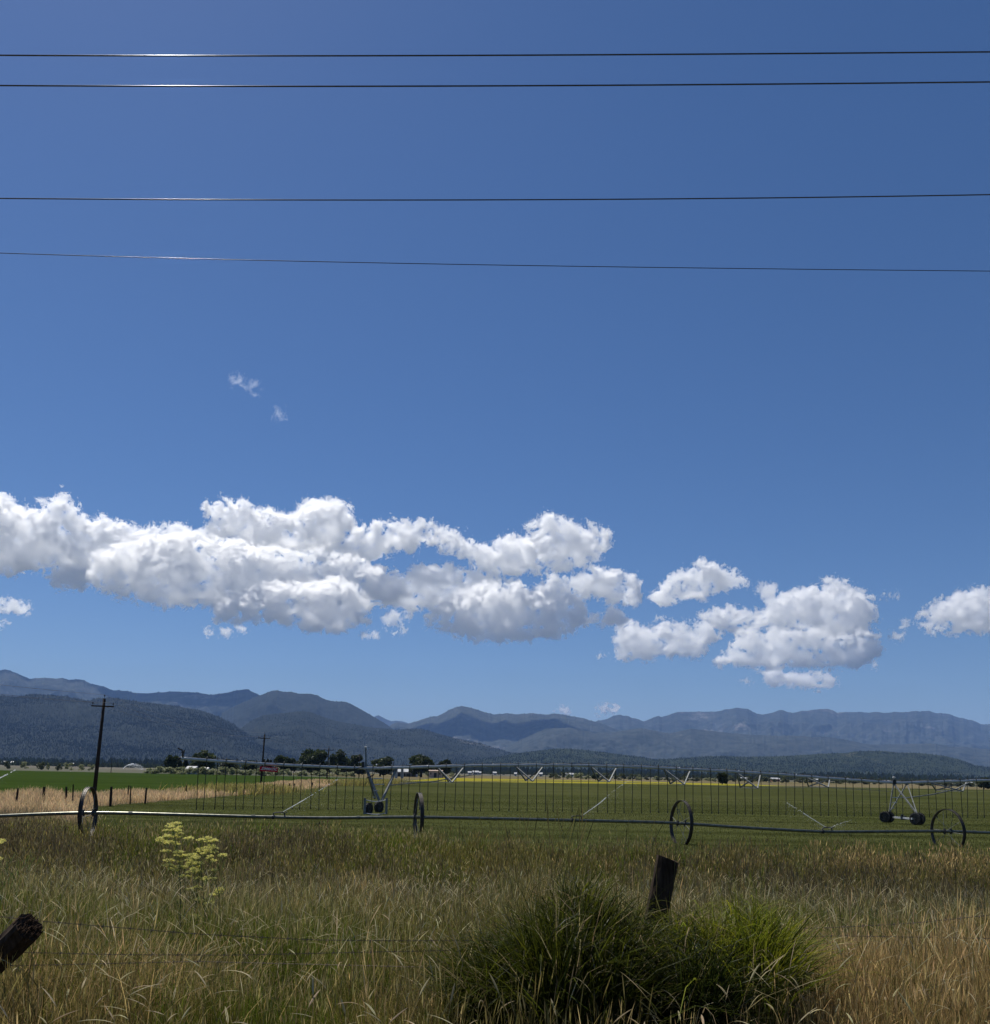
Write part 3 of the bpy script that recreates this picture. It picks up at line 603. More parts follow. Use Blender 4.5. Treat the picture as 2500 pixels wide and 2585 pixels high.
wid = np.where(Y < 78, 26.0, 10.0); xr = np.interp(Y, [38, 44, 50, 62, 120, 150, 180, 215], [-16.6, -19.2, -21.9, -27, -25, -27, -31, -31]) + .6 * np.sin(Y * .9); X = xr - rng.random(n) ** 1.0 * wid; 
P = np.stack([X, Y, np.zeros(n)], 1); tall = 0.75 + 0.3 * np.sin(X * .8) * np.sin(Y * .35)
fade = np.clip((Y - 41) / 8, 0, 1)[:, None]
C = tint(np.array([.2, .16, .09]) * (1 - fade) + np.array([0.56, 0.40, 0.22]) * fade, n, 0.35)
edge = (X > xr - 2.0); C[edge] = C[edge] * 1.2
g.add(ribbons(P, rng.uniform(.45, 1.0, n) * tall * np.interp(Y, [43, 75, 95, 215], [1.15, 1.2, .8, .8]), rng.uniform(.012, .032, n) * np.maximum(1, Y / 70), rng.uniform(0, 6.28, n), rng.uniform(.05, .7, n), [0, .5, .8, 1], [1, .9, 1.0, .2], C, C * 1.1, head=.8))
n = 7000; cl = rng.integers(0, 3, n); cxs = np.array([onz(870, 1985, 0)[0], onz(905, 1984, 0)[0], onz(620, 2000, 0)[0]])[cl]; cys = np.array([170, 190, 105.0])[cl]
X = rng.normal(cxs, 2.6); Y = rng.normal(cys, 6); P = np.stack([X, Y, np.zeros(n)], 1)
C = tint(np.array([0.30, 0.26, 0.08]), n, 0.25)
g.add(ribbons(P, rng.uniform(.5, 1.3, n), .1, rng.uniform(0, 6.28, n), rng.uniform(.05, .6, n), [0, .5, 1], [1, .9, .2], C, C))
g.build('dry_grass', DRY, 'tall golden dry grass between the two green fields', cat='grass')
# ------------------------------------------------------------------ big grass clumps round the fence post
def clump(px_, Y, wid, hgt, n, cdark, clight, label, tallstems=0, seed=1, subs=9):
    r_ = random.Random(seed); g = Grass(); cx = at(px_, 2000, Y)[0]; cz = float(gz(cx, Y))
    for k in range(subs):                                   # a tussock is many shoots, each with its own lean and height
        fx = (k + .5) / subs * 2 - 1 + r_.uniform(-.12, .12); sx_ = cx + fx * wid * .40; sy_ = Y + r_.uniform(-.28, .28) * min(1, wid)
        m = int(n / subs * r_.uniform(.7, 1.3)); hh = hgt * (1 - .28 * abs(fx) ** 2) * r_.uniform(.68, 1.15)
        X = rng.normal(sx_, wid * .075, m); Yy = rng.normal(sy_, .11, m); P = np.stack([X, Yy, np.full(m, cz - .03)], 1)
        base = (0.0 if fx > 0 else math.pi) + r_.uniform(-.9, .9)
        az = np.where(rng.random(m) < .45, base + rng.normal(0, .7, m), rng.uniform(0, 6.28, m))
        le = np.abs(rng.normal(.18 + .28 * abs(fx), .22, m)); mixc = np.clip(rng.normal(.5 + .15 * fx * 0, .3, m), 0, 1)[:, None]
        C = tint(cdark * (1 - mixc) + clight * mixc, m, 0.35); dead = rng.random(m) < .07; C[dead] = tint(np.array([.26, .21, .11]), dead.sum(), .3)
        H = hh * rng.beta(3.2, 1.5, m) * 1.12
        g.add(ribbons(P, H, rng.uniform(.006, .015, m), az, le, [0, .25, .5, .72, .88, 1], [.8, 1, .95, .7, .4, .05], C, C, droop=np.where(rng.random(m) < .3, rng.uniform(.2, .55, m), rng.uniform(0, .15, m)), drop_from=r_.uniform(.5, .7)))
        q = m // 3; az2 = rng.uniform(0, 6.28, q)           # side leaves leaving the shoots half way up
        P2 = np.stack([rng.normal(sx_, wid * .10, q), rng.normal(sy_, .14, q), cz + rng.uniform(.25, .8, q) * hh], 1)
        g.add(ribbons(P2, rng.uniform(.12, .30, q), rng.uniform(.005, .010, q), az2, rng.uniform(.6, 1.3, q), [0, .35, .7, 1], [.6, 1, .7, .05], C[:q], C[:q], droop=rng.uniform(.1, .7, q), drop_from=.4))
    if tallstems:
        m = tallstems; P2 = np.stack([rng.normal(cx - .1, wid * .27, m), rng.normal(Y + .1, .25, m), np.full(m, cz)], 1)
        c2 = tint(np.array([0.15, 0.13, 0.045]), m, .3)
        g.add(ribbons(P2, rng.uniform(.85, 1.42, m) * hgt, .0036, rng.uniform(-.8, 4, m), rng.uniform(.02, .3, m), [0, .5, .85, .93, 1], [.9, .8, .6, 1.6, .1], c2, c2, head=.86))
    o = g.build('grass_clump', CLUMPM, label, kind=None, cat='grass clump'); o['group'] = 'grass clumps by the fence post'
    return o
CLUMPM = leafmat('clump_blade', 0.45, 0.45, 0.12)
clump(1415, 5.75, 0.98, 1.16, 10500, np.array([0.012, 0.020, 0.004]), np.array([0.095, 0.105, 0.010]), 'big dark green tussock of long arching grass left of the upright post', 150, 3)
clump(1830, 6.0, 0.80, 0.96, 4600, np.array([0.045, 0.062, 0.006]), np.array([0.24, 0.25, 0.02]), 'smaller bright green tussock of arching grass right of the upright post', 14, 5, 7)
clump(1640, 5.75, 0.8, 0.92, 5200, np.array([0.010, 0.016, 0.004]), np.array([0.040, 0.052, 0.008]), 'low dark tussock of grass at the foot of the upright post', 10, 7, 5)

# ------------------------------------------------------------------ wire fence: two posts, barbed wires
M_wood = plain('weathered_post_wood', (0.022, 0.015, 0.010), (0.065, 0.045, 0.032), 14, 0.95, bump=0.9, stretch=(3, 3, 0.4), spec=0.1)
M_woodend = plain('split_post_end', (0.035, 0.022, 0.015), (0.10, 0.062, 0.04), 60, 0.95, bump=0.9, spec=0.1)
M_rust = plain('rusty_wire', (0.07, 0.055, 0.04), (0.22, 0.17, 0.12), 60, 0.6, 0.5)
fence = empty('wire_fence', at(1609, 2562, 6.3)); tag(fence, 'old barbed wire fence with an upright and a leaning wooden post', 'fence')
def local(o): o.parent = fence; o.matrix_parent_inverse = Matrix.Translation(-fence.location); return o
def rough_post(a, b_, w, d, n=14, seed=1, endcut=0.03, sq=0.7):
    a = Vector(tuple(map(float, a))); b_ = Vector(tuple(map(float, b_))); t = (b_ - a).normalized(); u = Vector((1, 0, 0)); u = (u - t * u.dot(t)).normalized(); v = t.cross(u)
    r_ = random.Random(seed); mb = MB(); rings = 16; L_ = (b_ - a).length; vs = []; fs = []
    rr = [1 + r_.uniform(-.13, .1) for _ in range(n)]
    for i in range(rings + 1):
        s = i / rings
        for k in range(n):
            an = 2 * math.pi * k / n; cx = math.cos(an); sy = math.sin(an)
            f = 1 / max(abs(cx), abs(sy)) ** sq * rr[k] * (1 + r_.uniform(-.03, .03)) * (0.92 if sq > .6 else 0.95)
            off = endcut * (r_.uniform(-.5, .5) + cx * -0.9) if i == rings else 0
            vs.append(a + t * (L_ * s + off) + u * cx * w / 2 * f + v * sy * d / 2 * f)
    for i in range(rings):
        for k in range(n): k2 = (k + 1) % n; fs.append((i * n + k, i * n + k2, (i + 1) * n + k2, (i + 1) * n + k))
    c = len(vs); vs.append(b_ - t * 0.015); fs += [(rings * n + k, rings * n + (k + 1) % n, c) for k in range(n)]
    mb.add(vs, fs); return mb
p = local(rough_post(at(1605, 2600, 6.3), at(1688, 2168, 6.3), 0.160, 0.14, seed=4, endcut=0.010).build('post', M_wood)); p['label'] = 'short upright dark post with a slanted top standing in the tussock'
p = local(rough_post(at(-190, 2598, 5.45), at(74, 2340, 5.15), 0.17, 0.17, seed=9, endcut=0.012, sq=0.25, n=18).build('post', M_wood)); p['label'] = 'thick dark post leaning far over to the right at the left edge'
p_end = Vector(tuple(at(74, 2340, 5.15))); tdir = (p_end - Vector(tuple(at(-190, 2598, 5.45)))).normalized(); u_ = tdir.orthogonal().normalized(); v_ = tdir.cross(u_); r_ = random.Random(2); pe = MB()
for _ in range(150):                                     # torn fibres round the broken end
    a = r_.uniform(0, 6.28); q_ = math.sqrt(r_.random()) * .074; b0 = p_end + u_ * math.cos(a) * q_ + v_ * math.sin(a) * q_ - tdir * .03; l = r_.uniform(.025, .06)
    pe.tube([b0, b0 + tdir * l + u_ * r_.uniform(-.008, .008) + v_ * r_.uniform(-.008, .008)], [r_.uniform(.006, .012), .002], 5)
e_ = pe.build('broken_end', M_woodend, p)
def smooth_pts(P, n):
    P = np.array(P, float); s = np.concatenate([[0], np.cumsum(np.hypot(np.diff(P[:, 0]), np.diff(P[:, 1])))]); t = np.linspace(0, s[-1], n)
    out = [np.interp(t, s, P[:, i]) for i in range(P.shape[1])]; 
    for o in out:
        for _ in range(max(1, n // 25)): o[1:-1] = (o[:-2] + o[1:-1] * 2 + o[2:]) / 4
    return np.stack(out, 1)
def barbed(pts, seed):
    r_ = random.Random(seed); S = smooth_pts([tuple(at(x, y, Y)) for x, y, Y in pts], 240); mb = MB()
    off = lambda k, ph: np.array([0, math.cos(k * 1.1 + ph), math.sin(k * 1.1 + ph)]) * 0.0022
    for ph in (0, math.pi): mb.tube([s + off(i, ph) for i, s in enumerate(S)], 0.0012, 5)
    L_ = np.concatenate([[0], np.cumsum(np.linalg.norm(np.diff(S, axis=0), axis=1))]); d = 0.06
    while d < L_[-1]:
        i = min(int(np.searchsorted(L_, d)), len(S) - 2); c = Vector(tuple(S[i]))
        for sg in (0.3, 1.9):
            a_ = sg + r_.uniform(-.4, .4); v = Vector((0.25, math.cos(a_), math.sin(a_))) * 0.016
            mb.tube([c - v, c + v], 0.0012, 4)
        for q_ in (-.004, .0, .004): mb.tube([c + Vector((q_, -.004, -.004)), c + Vector((q_ + .002, .004, .004))], 0.0012, 4)
        d += 0.125
    return mb
for pts, seed in (([(-120, 2300, 5.2), (100, 2325, 5.2), (500, 2358, 5.4), (800, 2373, 5.6), (1000, 2375, 5.75), (1200, 2374, 5.9), (1640, 2350, 6.25), (2070, 2343, 6.4), (2300, 2331, 6.5), (2600, 2300, 6.6)], 1),
                  ([(-60, 2404, 5.25), (60, 2404, 5.25), (300, 2410, 5.35), (600, 2411, 5.5), (1000, 2402, 5.75), (1640, 2390, 6.25), (2100, 2362, 6.4), (2440, 2368, 6.5), (2600, 2372, 6.6)], 2),
                  ([(-60, 2440, 5.3), (200, 2434, 5.35), (500, 2427, 5.5), (1000, 2440, 5.8), (1630, 2450, 6.25)], 3)):
    local(barbed(pts, seed).build('barbed_wire', M_rust))

# ------------------------------------------------------------------ yellow flowering plants
M_stem = plain('green_plant_stem', (0.07, 0.10, 0.03), (0.11, 0.13, 0.05), 20, 0.7)
M_flow = leafmat('yellow_floret', 0.45, 0.6, 0.2)
def umbel(c, r, n, up):
    """a flat-topped umbel: small clusters of florets on rays"""
    k = 11; a0 = rng.uniform(0, 6.28, k); r0 = np.sqrt(rng.random(k)) * r * .85; cc = np.stack([np.cos(a0) * r0, np.sin(a0) * r0, .45 * r - (r0 / r) ** 2 * r * .35 + rng.normal(0, .08 * r, k)], 1)
    w = rng.integers(0, k, n); d = rng.normal(size=(n, 3)) * np.array([1, 1, .55]) * r * .13
    ctr = np.array(c) + cc[w] + d
    s = rng.uniform(.0022, .0046, n)[:, None]
    u = rng.normal(size=(n, 3)); u /= np.linalg.norm(u, axis=1, keepdims=True); v = np.cross(u, rng.normal(size=(n, 3))); v /= np.linalg.norm(v, axis=1, keepdims=True)
    V = np.stack([ctr - u * s, ctr + v * s, ctr + u * s, ctr - v * s], 1).reshape(-1, 3)
    C = np.repeat(tint(np.array([0.84, 0.76, 0.25]), n, 0.35), 4, axis=0)
    # the rays
    e = cc * .97; t = np.tile(np.array([[.0009, 0, 0]]), (k, 1)); o_ = np.zeros((k, 3)); o_[:, 2] = -.02
    V2 = np.stack([o_ - t, o_ + t, e + t, e - t], 1).reshape(-1, 3); C2 = np.tile(np.array([[.16, .19, .05]]), (k * 4, 1))
    return np.concatenate([V, V2]), np.arange((n + k) * 4).reshape(n + k, 4), np.concatenate([C, C2])
def flower_plant(stems, blobs, Y, label, seed):
    r_ = random.Random(seed); bx = stems[0][-1][0]; base = at(bx, 2400, Y); base[2] = float(gz(base[0], Y))
    root = empty('flowering_plant', base); tag(root, label, 'flowering plant', 'tall yellow flowering weeds')
    bvec = Vector(tuple(base)); tips = []
    for st in stems:
        pts = [at(x, y, Y + dy) for x, y, dy in st]; mb = MB(); S = smooth_pts(pts, 24)
        mb.tube([Vector(tuple(s)) - bvec for s in S], list(np.linspace(.003, .006, 24)), 6)
        o = mb.build('stem', M_stem, root); tips.append((S, o))
    for (cx, cy_, w, h, k) in blobs:
        for _ in range(k):
            x = cx + r_.uniform(-w, w); y = cy_ + r_.uniform(-h, h); dy = r_.uniform(-.16, .16); c = at(x, y, Y + dy); rad = r_.uniform(.034, .062)
            S, so = min(tips, key=lambda q_: min(np.linalg.norm(s[:2] - c[:2]) for s in q_[0])); 
            low = [s for s in S if s[2] < c[2] - .05]; s0 = low[0] if low else S[-1]
            s0 = min(low, key=lambda s: np.linalg.norm(s - c)) if low else S[-1]
            V, F, Cc = umbel((0, 0, 0), rad, int(140 * rad / .03), 1)
            me = npmesh('flower_head', V, [F], Cc); o = link('flower_head', me, M_flow, root); o.location = Vector(tuple(c)) - bvec
            mb = MB(); mid_ = (np.array(s0) * .5 + c * .5) + np.array([0, 0, -.02])
            mb.tube([Vector(tuple(s0)) - Vector(tuple(c)), Vector(tuple(mid_ - c)), Vector((0, 0, -.02)), Vector((0, 0, 0))], .0013, 4)
            mb.build('stalk', M_stem, o)
    # feathery leaves low on the stems
    g = Grass(); n = 500; P = np.stack([rng.normal(base[0] + .1, .16, n), rng.normal(Y, .10, n), base[2] + rng.random(n) ** 1.4 * .85], 1) - base
    C = tint(np.array([0.09, 0.13, 0.035]), n, .2); g.add(ribbons(P, rng.uniform(.05, .17, n), .005, rng.uniform(0, 6.28, n), rng.uniform(.2, .9, n), [0, .4, .8, 1], [.6, 1, .8, .1], C, C))
    g.build('leaves', LEAF, None, None, parent=root)
flower_plant([[(435, 2090, 0), (452, 2160, 0), (456, 2240, 0), (455, 2330, 0), (462, 2440, .02)], [(505, 2130, .05), (508, 2190, .05), (515, 2270, .03), (520, 2360, .02), (520, 2410, 0)], [(540, 2215, -.05), (555, 2260, -.05), (556, 2330, -.03), (558, 2410, 0)], [(492, 2300, .1), (498, 2350, .05), (505, 2410, 0)]],
             [(440, 2090, 24, 9, 5), (430, 2108, 26, 10, 6), (405, 2122, 10, 5, 2), (434, 2142, 24, 14, 9), (485, 2118, 8, 5, 2), (520, 2126, 25, 8, 5), (520, 2155, 28, 16, 14), (462, 2166, 35, 12, 10), (510, 2190, 34, 14, 10), (565, 2163, 12, 4, 2), (450, 2195, 28, 12, 5), (520, 2215, 22, 10, 4), (472, 2212, 12, 10, 4), (490, 2240, 14, 12, 3), (500, 2265, 12, 12, 2), (560, 2247, 10, 5, 2), (545, 2262, 8, 8, 2), (525, 2282, 8, 8, 2), (493, 2322, 7, 12, 3), (500, 2345, 9, 8, 2)],
             9.0, 'tall weed with airy yellow flower heads rising left of the middle', 3)
flower_plant([[(-8, 2130, 0), (-10, 2200, 0), (-12, 2300, 0), (-14, 2400, 0)], [(-40, 2120, 0), (-30, 2250, 0), (-24, 2400, 0)]], [(0, 2125, 14, 8, 4), (-20, 2130, 20, 14, 6), (-5, 2165, 12, 8, 3)], 9.2, 'yellow flowering weed cut off by the left edge', 8)
# ------------------------------------------------------------------ metals and rubber
def metal(name, c1, c2, rough, met=0.9):
    return plain(name, c1, c2, 6, rough, met)
M_galv = metal('galvanised_pipe', (0.42, 0.43, 0.43), (0.60, 0.61, 0.61), 0.5, .3)
M_alu = metal('weathered_aluminium', (0.10, 0.10, 0.075), (0.19, 0.19, 0.15), 0.32, .7)
M_rim = metal('dull_steel_rim', (0.035, 0.03, 0.026), (0.09, 0.08, 0.07), 0.55, .5)
M_truss = metal('galvanised_truss', (0.14, 0.145, 0.14), (0.27, 0.28, 0.27), 0.7, .25)
M_black = plain('black_rubber', (0.012, 0.012, 0.012), (0.03, 0.03, 0.03), 12, 0.75)
M_hose = plain('dark_drop_hose', (0.012, 0.016, 0.012), (0.03, 0.035, 0.025), 12, 0.6)
M_red = plain('red_sign_face', (0.50, 0.010, 0.030), (0.58, 0.016, 0.040), 3, 0.6, spec=0.15)
M_white = plain('white_paint', (0.70, 0.70, 0.68), (0.80, 0.80, 0.78), 6, 0.5)
M_box = plain('dark_motor_housing', (0.02, 0.02, 0.022), (0.05, 0.05, 0.05), 6, 0.5)
m, N, L, b = newmat('sprayed_water'); M_water = m
b.inputs['Base Color'].default_value = (0.85, 0.88, 0.9, 1); b.inputs['Roughness'].default_value = 0.25; b.inputs['Transmission Weight'].default_value = 0.35; b.inputs['IOR'].default_value = 1.33
t_ = N.new('ShaderNodeBsdfTranslucent'); t_.inputs[0].default_value = (0.9, 0.92, 0.95, 1); mx = N.new('ShaderNodeMixShader'); mx.inputs[0].default_value = .5
L.new(b.outputs[0], mx.inputs[1]); L.new(t_.outputs[0], mx.inputs[2])
tr_ = N.new('ShaderNodeBsdfTransparent'); m2 = N.new('ShaderNodeMixShader'); m2.inputs[0].default_value = .38; L.new(mx.outputs[0], m2.inputs[1]); L.new(tr_.outputs[0], m2.inputs[2]); L.new(m2.outputs[0], N['Material Output'].inputs[0])

# ------------------------------------------------------------------ wheeled pipe line (rolls on spoked wheels)
WL = [(-900, 2120, 32.5), (-250, 2073, 33.6), (0, 2060, 34.0), (100, 2055.5, 34.2), (213, 2051.5, 34.5), (300, 2052.5, 34.7), (640, 2062, 35.5), (819, 2065.5, 36), (1039, 2062.5, 36.5), (1240, 2066.5, 37.1), (1444, 2071, 37.8), (1701, 2077, 39), (1860, 2088.5, 39.3), (2077, 2100.5, 39.8), (2223, 2099.5, 40.1), (2380, 2098, 40.5), (2500, 2102.5, 40.8), (2700, 2112, 41.3), (3100, 2110, 42)]
WLP = smooth_pts([tuple(at(x, y, Y)) for x, y, Y in WL], 160)
def on_line(x):
    """point of the pipe that shows at photograph position x"""
    best = None
    for i in range(len(WLP) - 1):
        f = lambda p: PCX + FPX * float((p - np.array([0, 0, EYE])) @ RV) / float((p - np.array([0, 0, EYE])) @ F0)
        a, b_ = f(WLP[i]), f(WLP[i + 1])
        if a <= x <= b_: 
            t = (x - a) / (b_ - a); return WLP[i] * (1 - t) + WLP[i + 1] * t, (WLP[i + 1] - WLP[i]) / np.linalg.norm(WLP[i + 1] - WLP[i])
c0, _t = on_line(1057)
wl = empty('wheel_line', (c0[0], c0[1], 0)); tag(wl, 'long low irrigation pipe on spoked steel wheels crossing the whole picture', 'irrigation pipe')
o_wl = np.array([c0[0], c0[1], 0])
MB().tube([p - o_wl for p in WLP], 0.064, 12).build('pipe', M_alu, wl, True)
def pipe_wheel(px_, twist, rr=0.97):
    c, t = on_line(px_); rim = MB(); n = 56; w = 0.15
    hub_ob = bpy.data.objects.new('wheel', None)
    # rim: thin band with two raised edges, built round local X
    prof = [(-w / 2, 0.022), (-w / 2 + .012, 0.022), (-w / 2 + .016, 0), (-.012, 0), (-.006, .012), (.006, .012), (.012, 0), (w / 2 - .016, 0), (w / 2 - .012, .022), (w / 2, .022), (w / 2, -.006), (-w / 2, -.006)]
    vs = []; fs = []; m = len(prof)
    for k in range(n):
        a = 2 * math.pi * k / n
        for (px2, pr) in prof: vs.append((px2, math.cos(a) * (rr - .02 + pr), math.sin(a) * (rr - .02 + pr)))
    for k in range(n):
        for j in range(m): fs.append((k * m + j, k * m + (j + 1) % m, ((k + 1) % n) * m + (j + 1) % m, ((k + 1) % n) * m + j))
    rim.add(vs, fs)
    ro = rim.build('wheel', M_rim, wl)
    az = math.atan2(t[1], t[0]); ro.location = tuple(c - o_wl); 
    roll = rnd.uniform(0, .5); ro.rotation_euler = (roll, -math.asin(t[2]), az + R(twist))
    for k in range(10):
        a = 2 * math.pi * k / 10; sx_ = .16 if k % 2 else -.16; a2 = a + (.35 if k % 4 < 2 else -.35)
        MB().tube([(sx_, math.cos(a2) * .07, math.sin(a2) * .07), (0, math.cos(a) * (rr - .02), math.sin(a) * (rr - .02))], 0.008, 5).build('spoke', M_truss, ro)
    for sx_ in (-.17, .17):
        h = MB(); h.tube([(sx_ - .035, 0, 0), (sx_ + .035, 0, 0)], .095, 12); h.box((sx_, 0, .1), (.05, .05, .05)); h.box((sx_, 0, -.1), (.05, .05, .05)); h.build('hub', M_box, ro)
for px_, tw in ((223, -3), (1057, 3), (1720, 6), (2393, 8), (-640, 0), (2990, 8)): pipe_wheel(px_, tw)
def gooseneck(px_, side, hgt=0.17, reach=0.42):
    c, t = on_line(px_); mb = MB(); d = t * side
    P = [c + np.array([0, 0, .05]), c + np.array([0, 0, hgt * .8]), c + d * .04 + np.array([0, 0, hgt]), c + d * reach * .8 + np.array([0, 0, hgt * 1.15]), c + d * reach + np.array([0, 0, hgt * .9]), c + d * reach + np.array([0, 0, .02])]
    mb.tube([p - o_wl for p in P], .024, 8); mb.tube([c - t * .05 - o_wl, c + t * .05 - o_wl], .088, 10)
    o = mb.build('sprinkler_arm', M_box, wl)
    hd = MB(); h = c + d * reach + np.array([0, 0, .14]) - o_wl
    hd.tube([h + [0, 0, -.06], h + [0, 0, .04]], .028, 8); hd.tube([h + [0, 0, .02], h + t * .1 + [0, 0, .07]], .016, 7); hd.tube([h + [0, 0, .05], h + [0, 0, .08], h + t * .07 + [0, 0, .09]], .008, 6)
    hd.box(h + [0, 0, -.13], (.05, .05, .08)); hd.build('sprinkler_head', M_box, o)
for px_, sd_ in ((690, 1), (1444, 1), (2077, 1)): gooseneck(px_, sd_)
for px_ in (330, 640, 905, 1250, 1600, 1880, 2240, 2460):      # pipe couplings
    c, t = on_line(px_); MB().tube([c - t * .07 - o_wl, c + t * .07 - o_wl], .076, 12).build('coupling', M_alu, wl)

def jet(pts, label, solid=0.5, seed=1, rad=.012, mist=240, spread=.35):
    r_ = random.Random(seed); S = smooth_pts([tuple(at(*p)) for p in pts], 90); mb = MB(); ns = int(90 * solid)
    if ns > 2: mb.tube(list(S[:ns]), [rad * (.7 + .7 * i / ns) * r_.uniform(.8, 1.1) for i in range(ns)], 6)
    i = max(ns, 1)
    while i < 88:
        k = r_.randint(1, 3); f = 1 - (i / 90) * .35
        if r_.random() < .8: mb.sphere(S[i] + np.array([r_.uniform(-.02, .02)] * 3), rad * r_.uniform(.8, 1.7) * f, 6, 4, (r_.uniform(1, 2.4), 1, 1))
        i += k
    for _ in range(mist):
        u = r_.random(); p = S[min(89, int(u * 90))] + np.array([r_.gauss(0, spread * u + .05), r_.gauss(0, spread * u + .05), -abs(r_.gauss(0, spread * (u + .3)))])
        mb.sphere(p, r_.uniform(.003, .0065), 4, 3)
    o = mb.build('water_jet', M_water, None, True, origin=S[0]); tag(o, label, 'water jet', 'jets of water from the sprinklers')
jet([(712, 2051, 36), (780, 2012, 36.6), (826, 1983, 37.2), (858, 1964, 37.8)], 'jet of water slanting up right from the left sprinkler head', .35, 2)
jet([(1471, 2058, 38), (1515, 2027, 38.6), (1545, 2000, 39.2), (1580, 1975, 39.8), (1606, 1958, 40.2)], 'broken jet of water slanting up right from the middle sprinkler head', .42, 3)
jet([(2088, 2090, 40), (2040, 2060, 40.3), (2010, 2040, 40.6), (1984, 2025, 41)], 'fine jet of water slanting up left from the right sprinkler head', .55, 4, .012, 160, .25)
jet([(2092, 2091, 40), (2115, 2081, 40.3), (2150, 2070, 40.6)], 'short faint jet of water going right from the right sprinkler head', .3, 5, .009, 120, .2)
jet([(-60, 1996, 60), (0, 1964, 60.5), (20, 1954, 61), (42, 1942, 61.5)], 'dotted jet of water entering at the left edge above the green field', .15, 6, .03, 120, .2)

# ------------------------------------------------------------------ centre pivot
PV = [(455, 1914, 50), (560, 1922, 52), (700, 1930.5, 54.2), (830, 1936, 56.4), (921, 1939.5, 58), (1000, 1938, 58.2), (1100, 1935, 58.4), (1200, 1932.6, 58.7), (1330, 1931.3, 59), (1430, 1931.5, 59.3), (1530, 1933.5, 59.6), (1640, 1937, 59.9), (1720, 1941, 60.1), (1850, 1947.5, 60.5), (1960, 1954.5, 60.8), (2080, 1963.5, 61.1), (2180, 1971, 61.3), (2257, 1976, 61.5), (2300, 1975.5, 61.6), (2380, 1973, 61.8), (2500, 1969.5, 62.2), (2700, 1968, 62.7), (2950, 1972, 63.3)]
base = onz(945, 2056, 0); piv = empty('pivot_irrigator', (base[0], base[1], 0)); tag(piv, 'long arched pivot irrigation machine on wheeled towers with many hanging hoses', 'irrigation machine')
o_p = np.array([base[0], base[1], 0])
PVW = smooth_pts([tuple(at(x, y, Y)) for x, y, Y in PV], 260)
px_of = np.array([PCX + FPX * float((p - np.array([0, 0, EYE])) @ RV) / float((p - np.array([0, 0, EYE])) @ F0) for p in PVW])
def pp(x):
    return np.array([np.interp(x, px_of, PVW[:, i]) for i in range(3)])
def tan_(x): d = pp(x + 15) - pp(x - 15); return d / np.linalg.norm(d)
UPZ = np.array([0, 0, 1.0])
joints = [455, 610, 760, 921, 1080, 1245, 1405, 1560, 1715, 1865, 2010, 2140, 2257, 2400, 2560, 2800]
for a, b_ in zip(joints[:-1], joints[1:]):
    xs = np.linspace(a, b_, 14); MB().tube([pp(x) - o_p for x in xs],   .088 if a >= 921 else .080, 12, caps=False).build('pipe_section', M_galv, piv, True)
for x in joints[1:]:
    t = tan_(x); c = pp(x) - o_p; MB().tube([c - t * .03, c + t * .03], .115, 12).build('pipe_flange', M_galv, piv)
# service cable lying along the pipe
MB().tube([pp(x) - o_p + UPZ * (.105 + .012 * math.sin(x * .09)) + np.array([0, -.03, 0]) for x in np.linspace(470, 2560, 200)], .013, 5).build('power_cable', M_black, piv)
# trusses: two lower nodes each, four struts, a tie, long rods between them
nodes = []
for (A, B) in ((1105, 1172), (1301, 1372), (1492, 1557), (1676, 1743), (1860, 1920), (2035, 2095), (2350, 2440)):
    a = pp(A) - o_p; b_ = pp(B) - o_p; t = (b_ - a) / np.linalg.norm(b_ - a); perp = np.cross(UPZ, t); perp /= np.linalg.norm(perp); mid_ = (a + b_) / 2
    dz = 1.0 if A < 2000 else .62
    nn = mid_ - perp * 1.5 - UPZ * dz; nf = mid_ + perp * 1.5 - UPZ * dz; nodes.append((nn, nf))
    for q_ in (a, b_):
        for nd in (nn, nf): MB().bar(q_ - UPZ * .06, nd, .072, .072).build('truss_strut', M_truss, piv)
    MB().bar(nn, nf, .045, .045).build('truss_tie', M_truss, piv)
for k in (0, 1):
    chain = [pp(1010) - o_p + np.array([0, 0, -.95])] + [n_[k] for n_ in nodes[:6]] + [pp(2257) - o_p + np.array([0, 0, -.6])]
    for a, b_ in zip(chain[:-1], chain[1:]): MB().tube([a, b_], .010, 5).build('truss_rod', M_truss, piv)
# long heavy rods from the tower legs to the first truss
MB().tube([at(985, 1982, 57.2) - o_p, at(1100, 1972, 57.6) - o_p, at(1140, 1965, 57.8) - o_p], .035, 6).build('brace_rod', M_truss, piv)
MB().tube([at(2290, 2014, 60.5) - o_p, at(2352, 2006, 60.7) - o_p, at(2415, 1992, 60.9) - o_p, at(2448, 1975, 61.2) - o_p], .040, 6).build('brace_rod', M_truss, piv)
MB().tube([at(1140, 1965, 57.8) - o_p, at(1200, 1955, 58.0) - o_p], .030, 6).build('brace_rod', M_truss, piv)
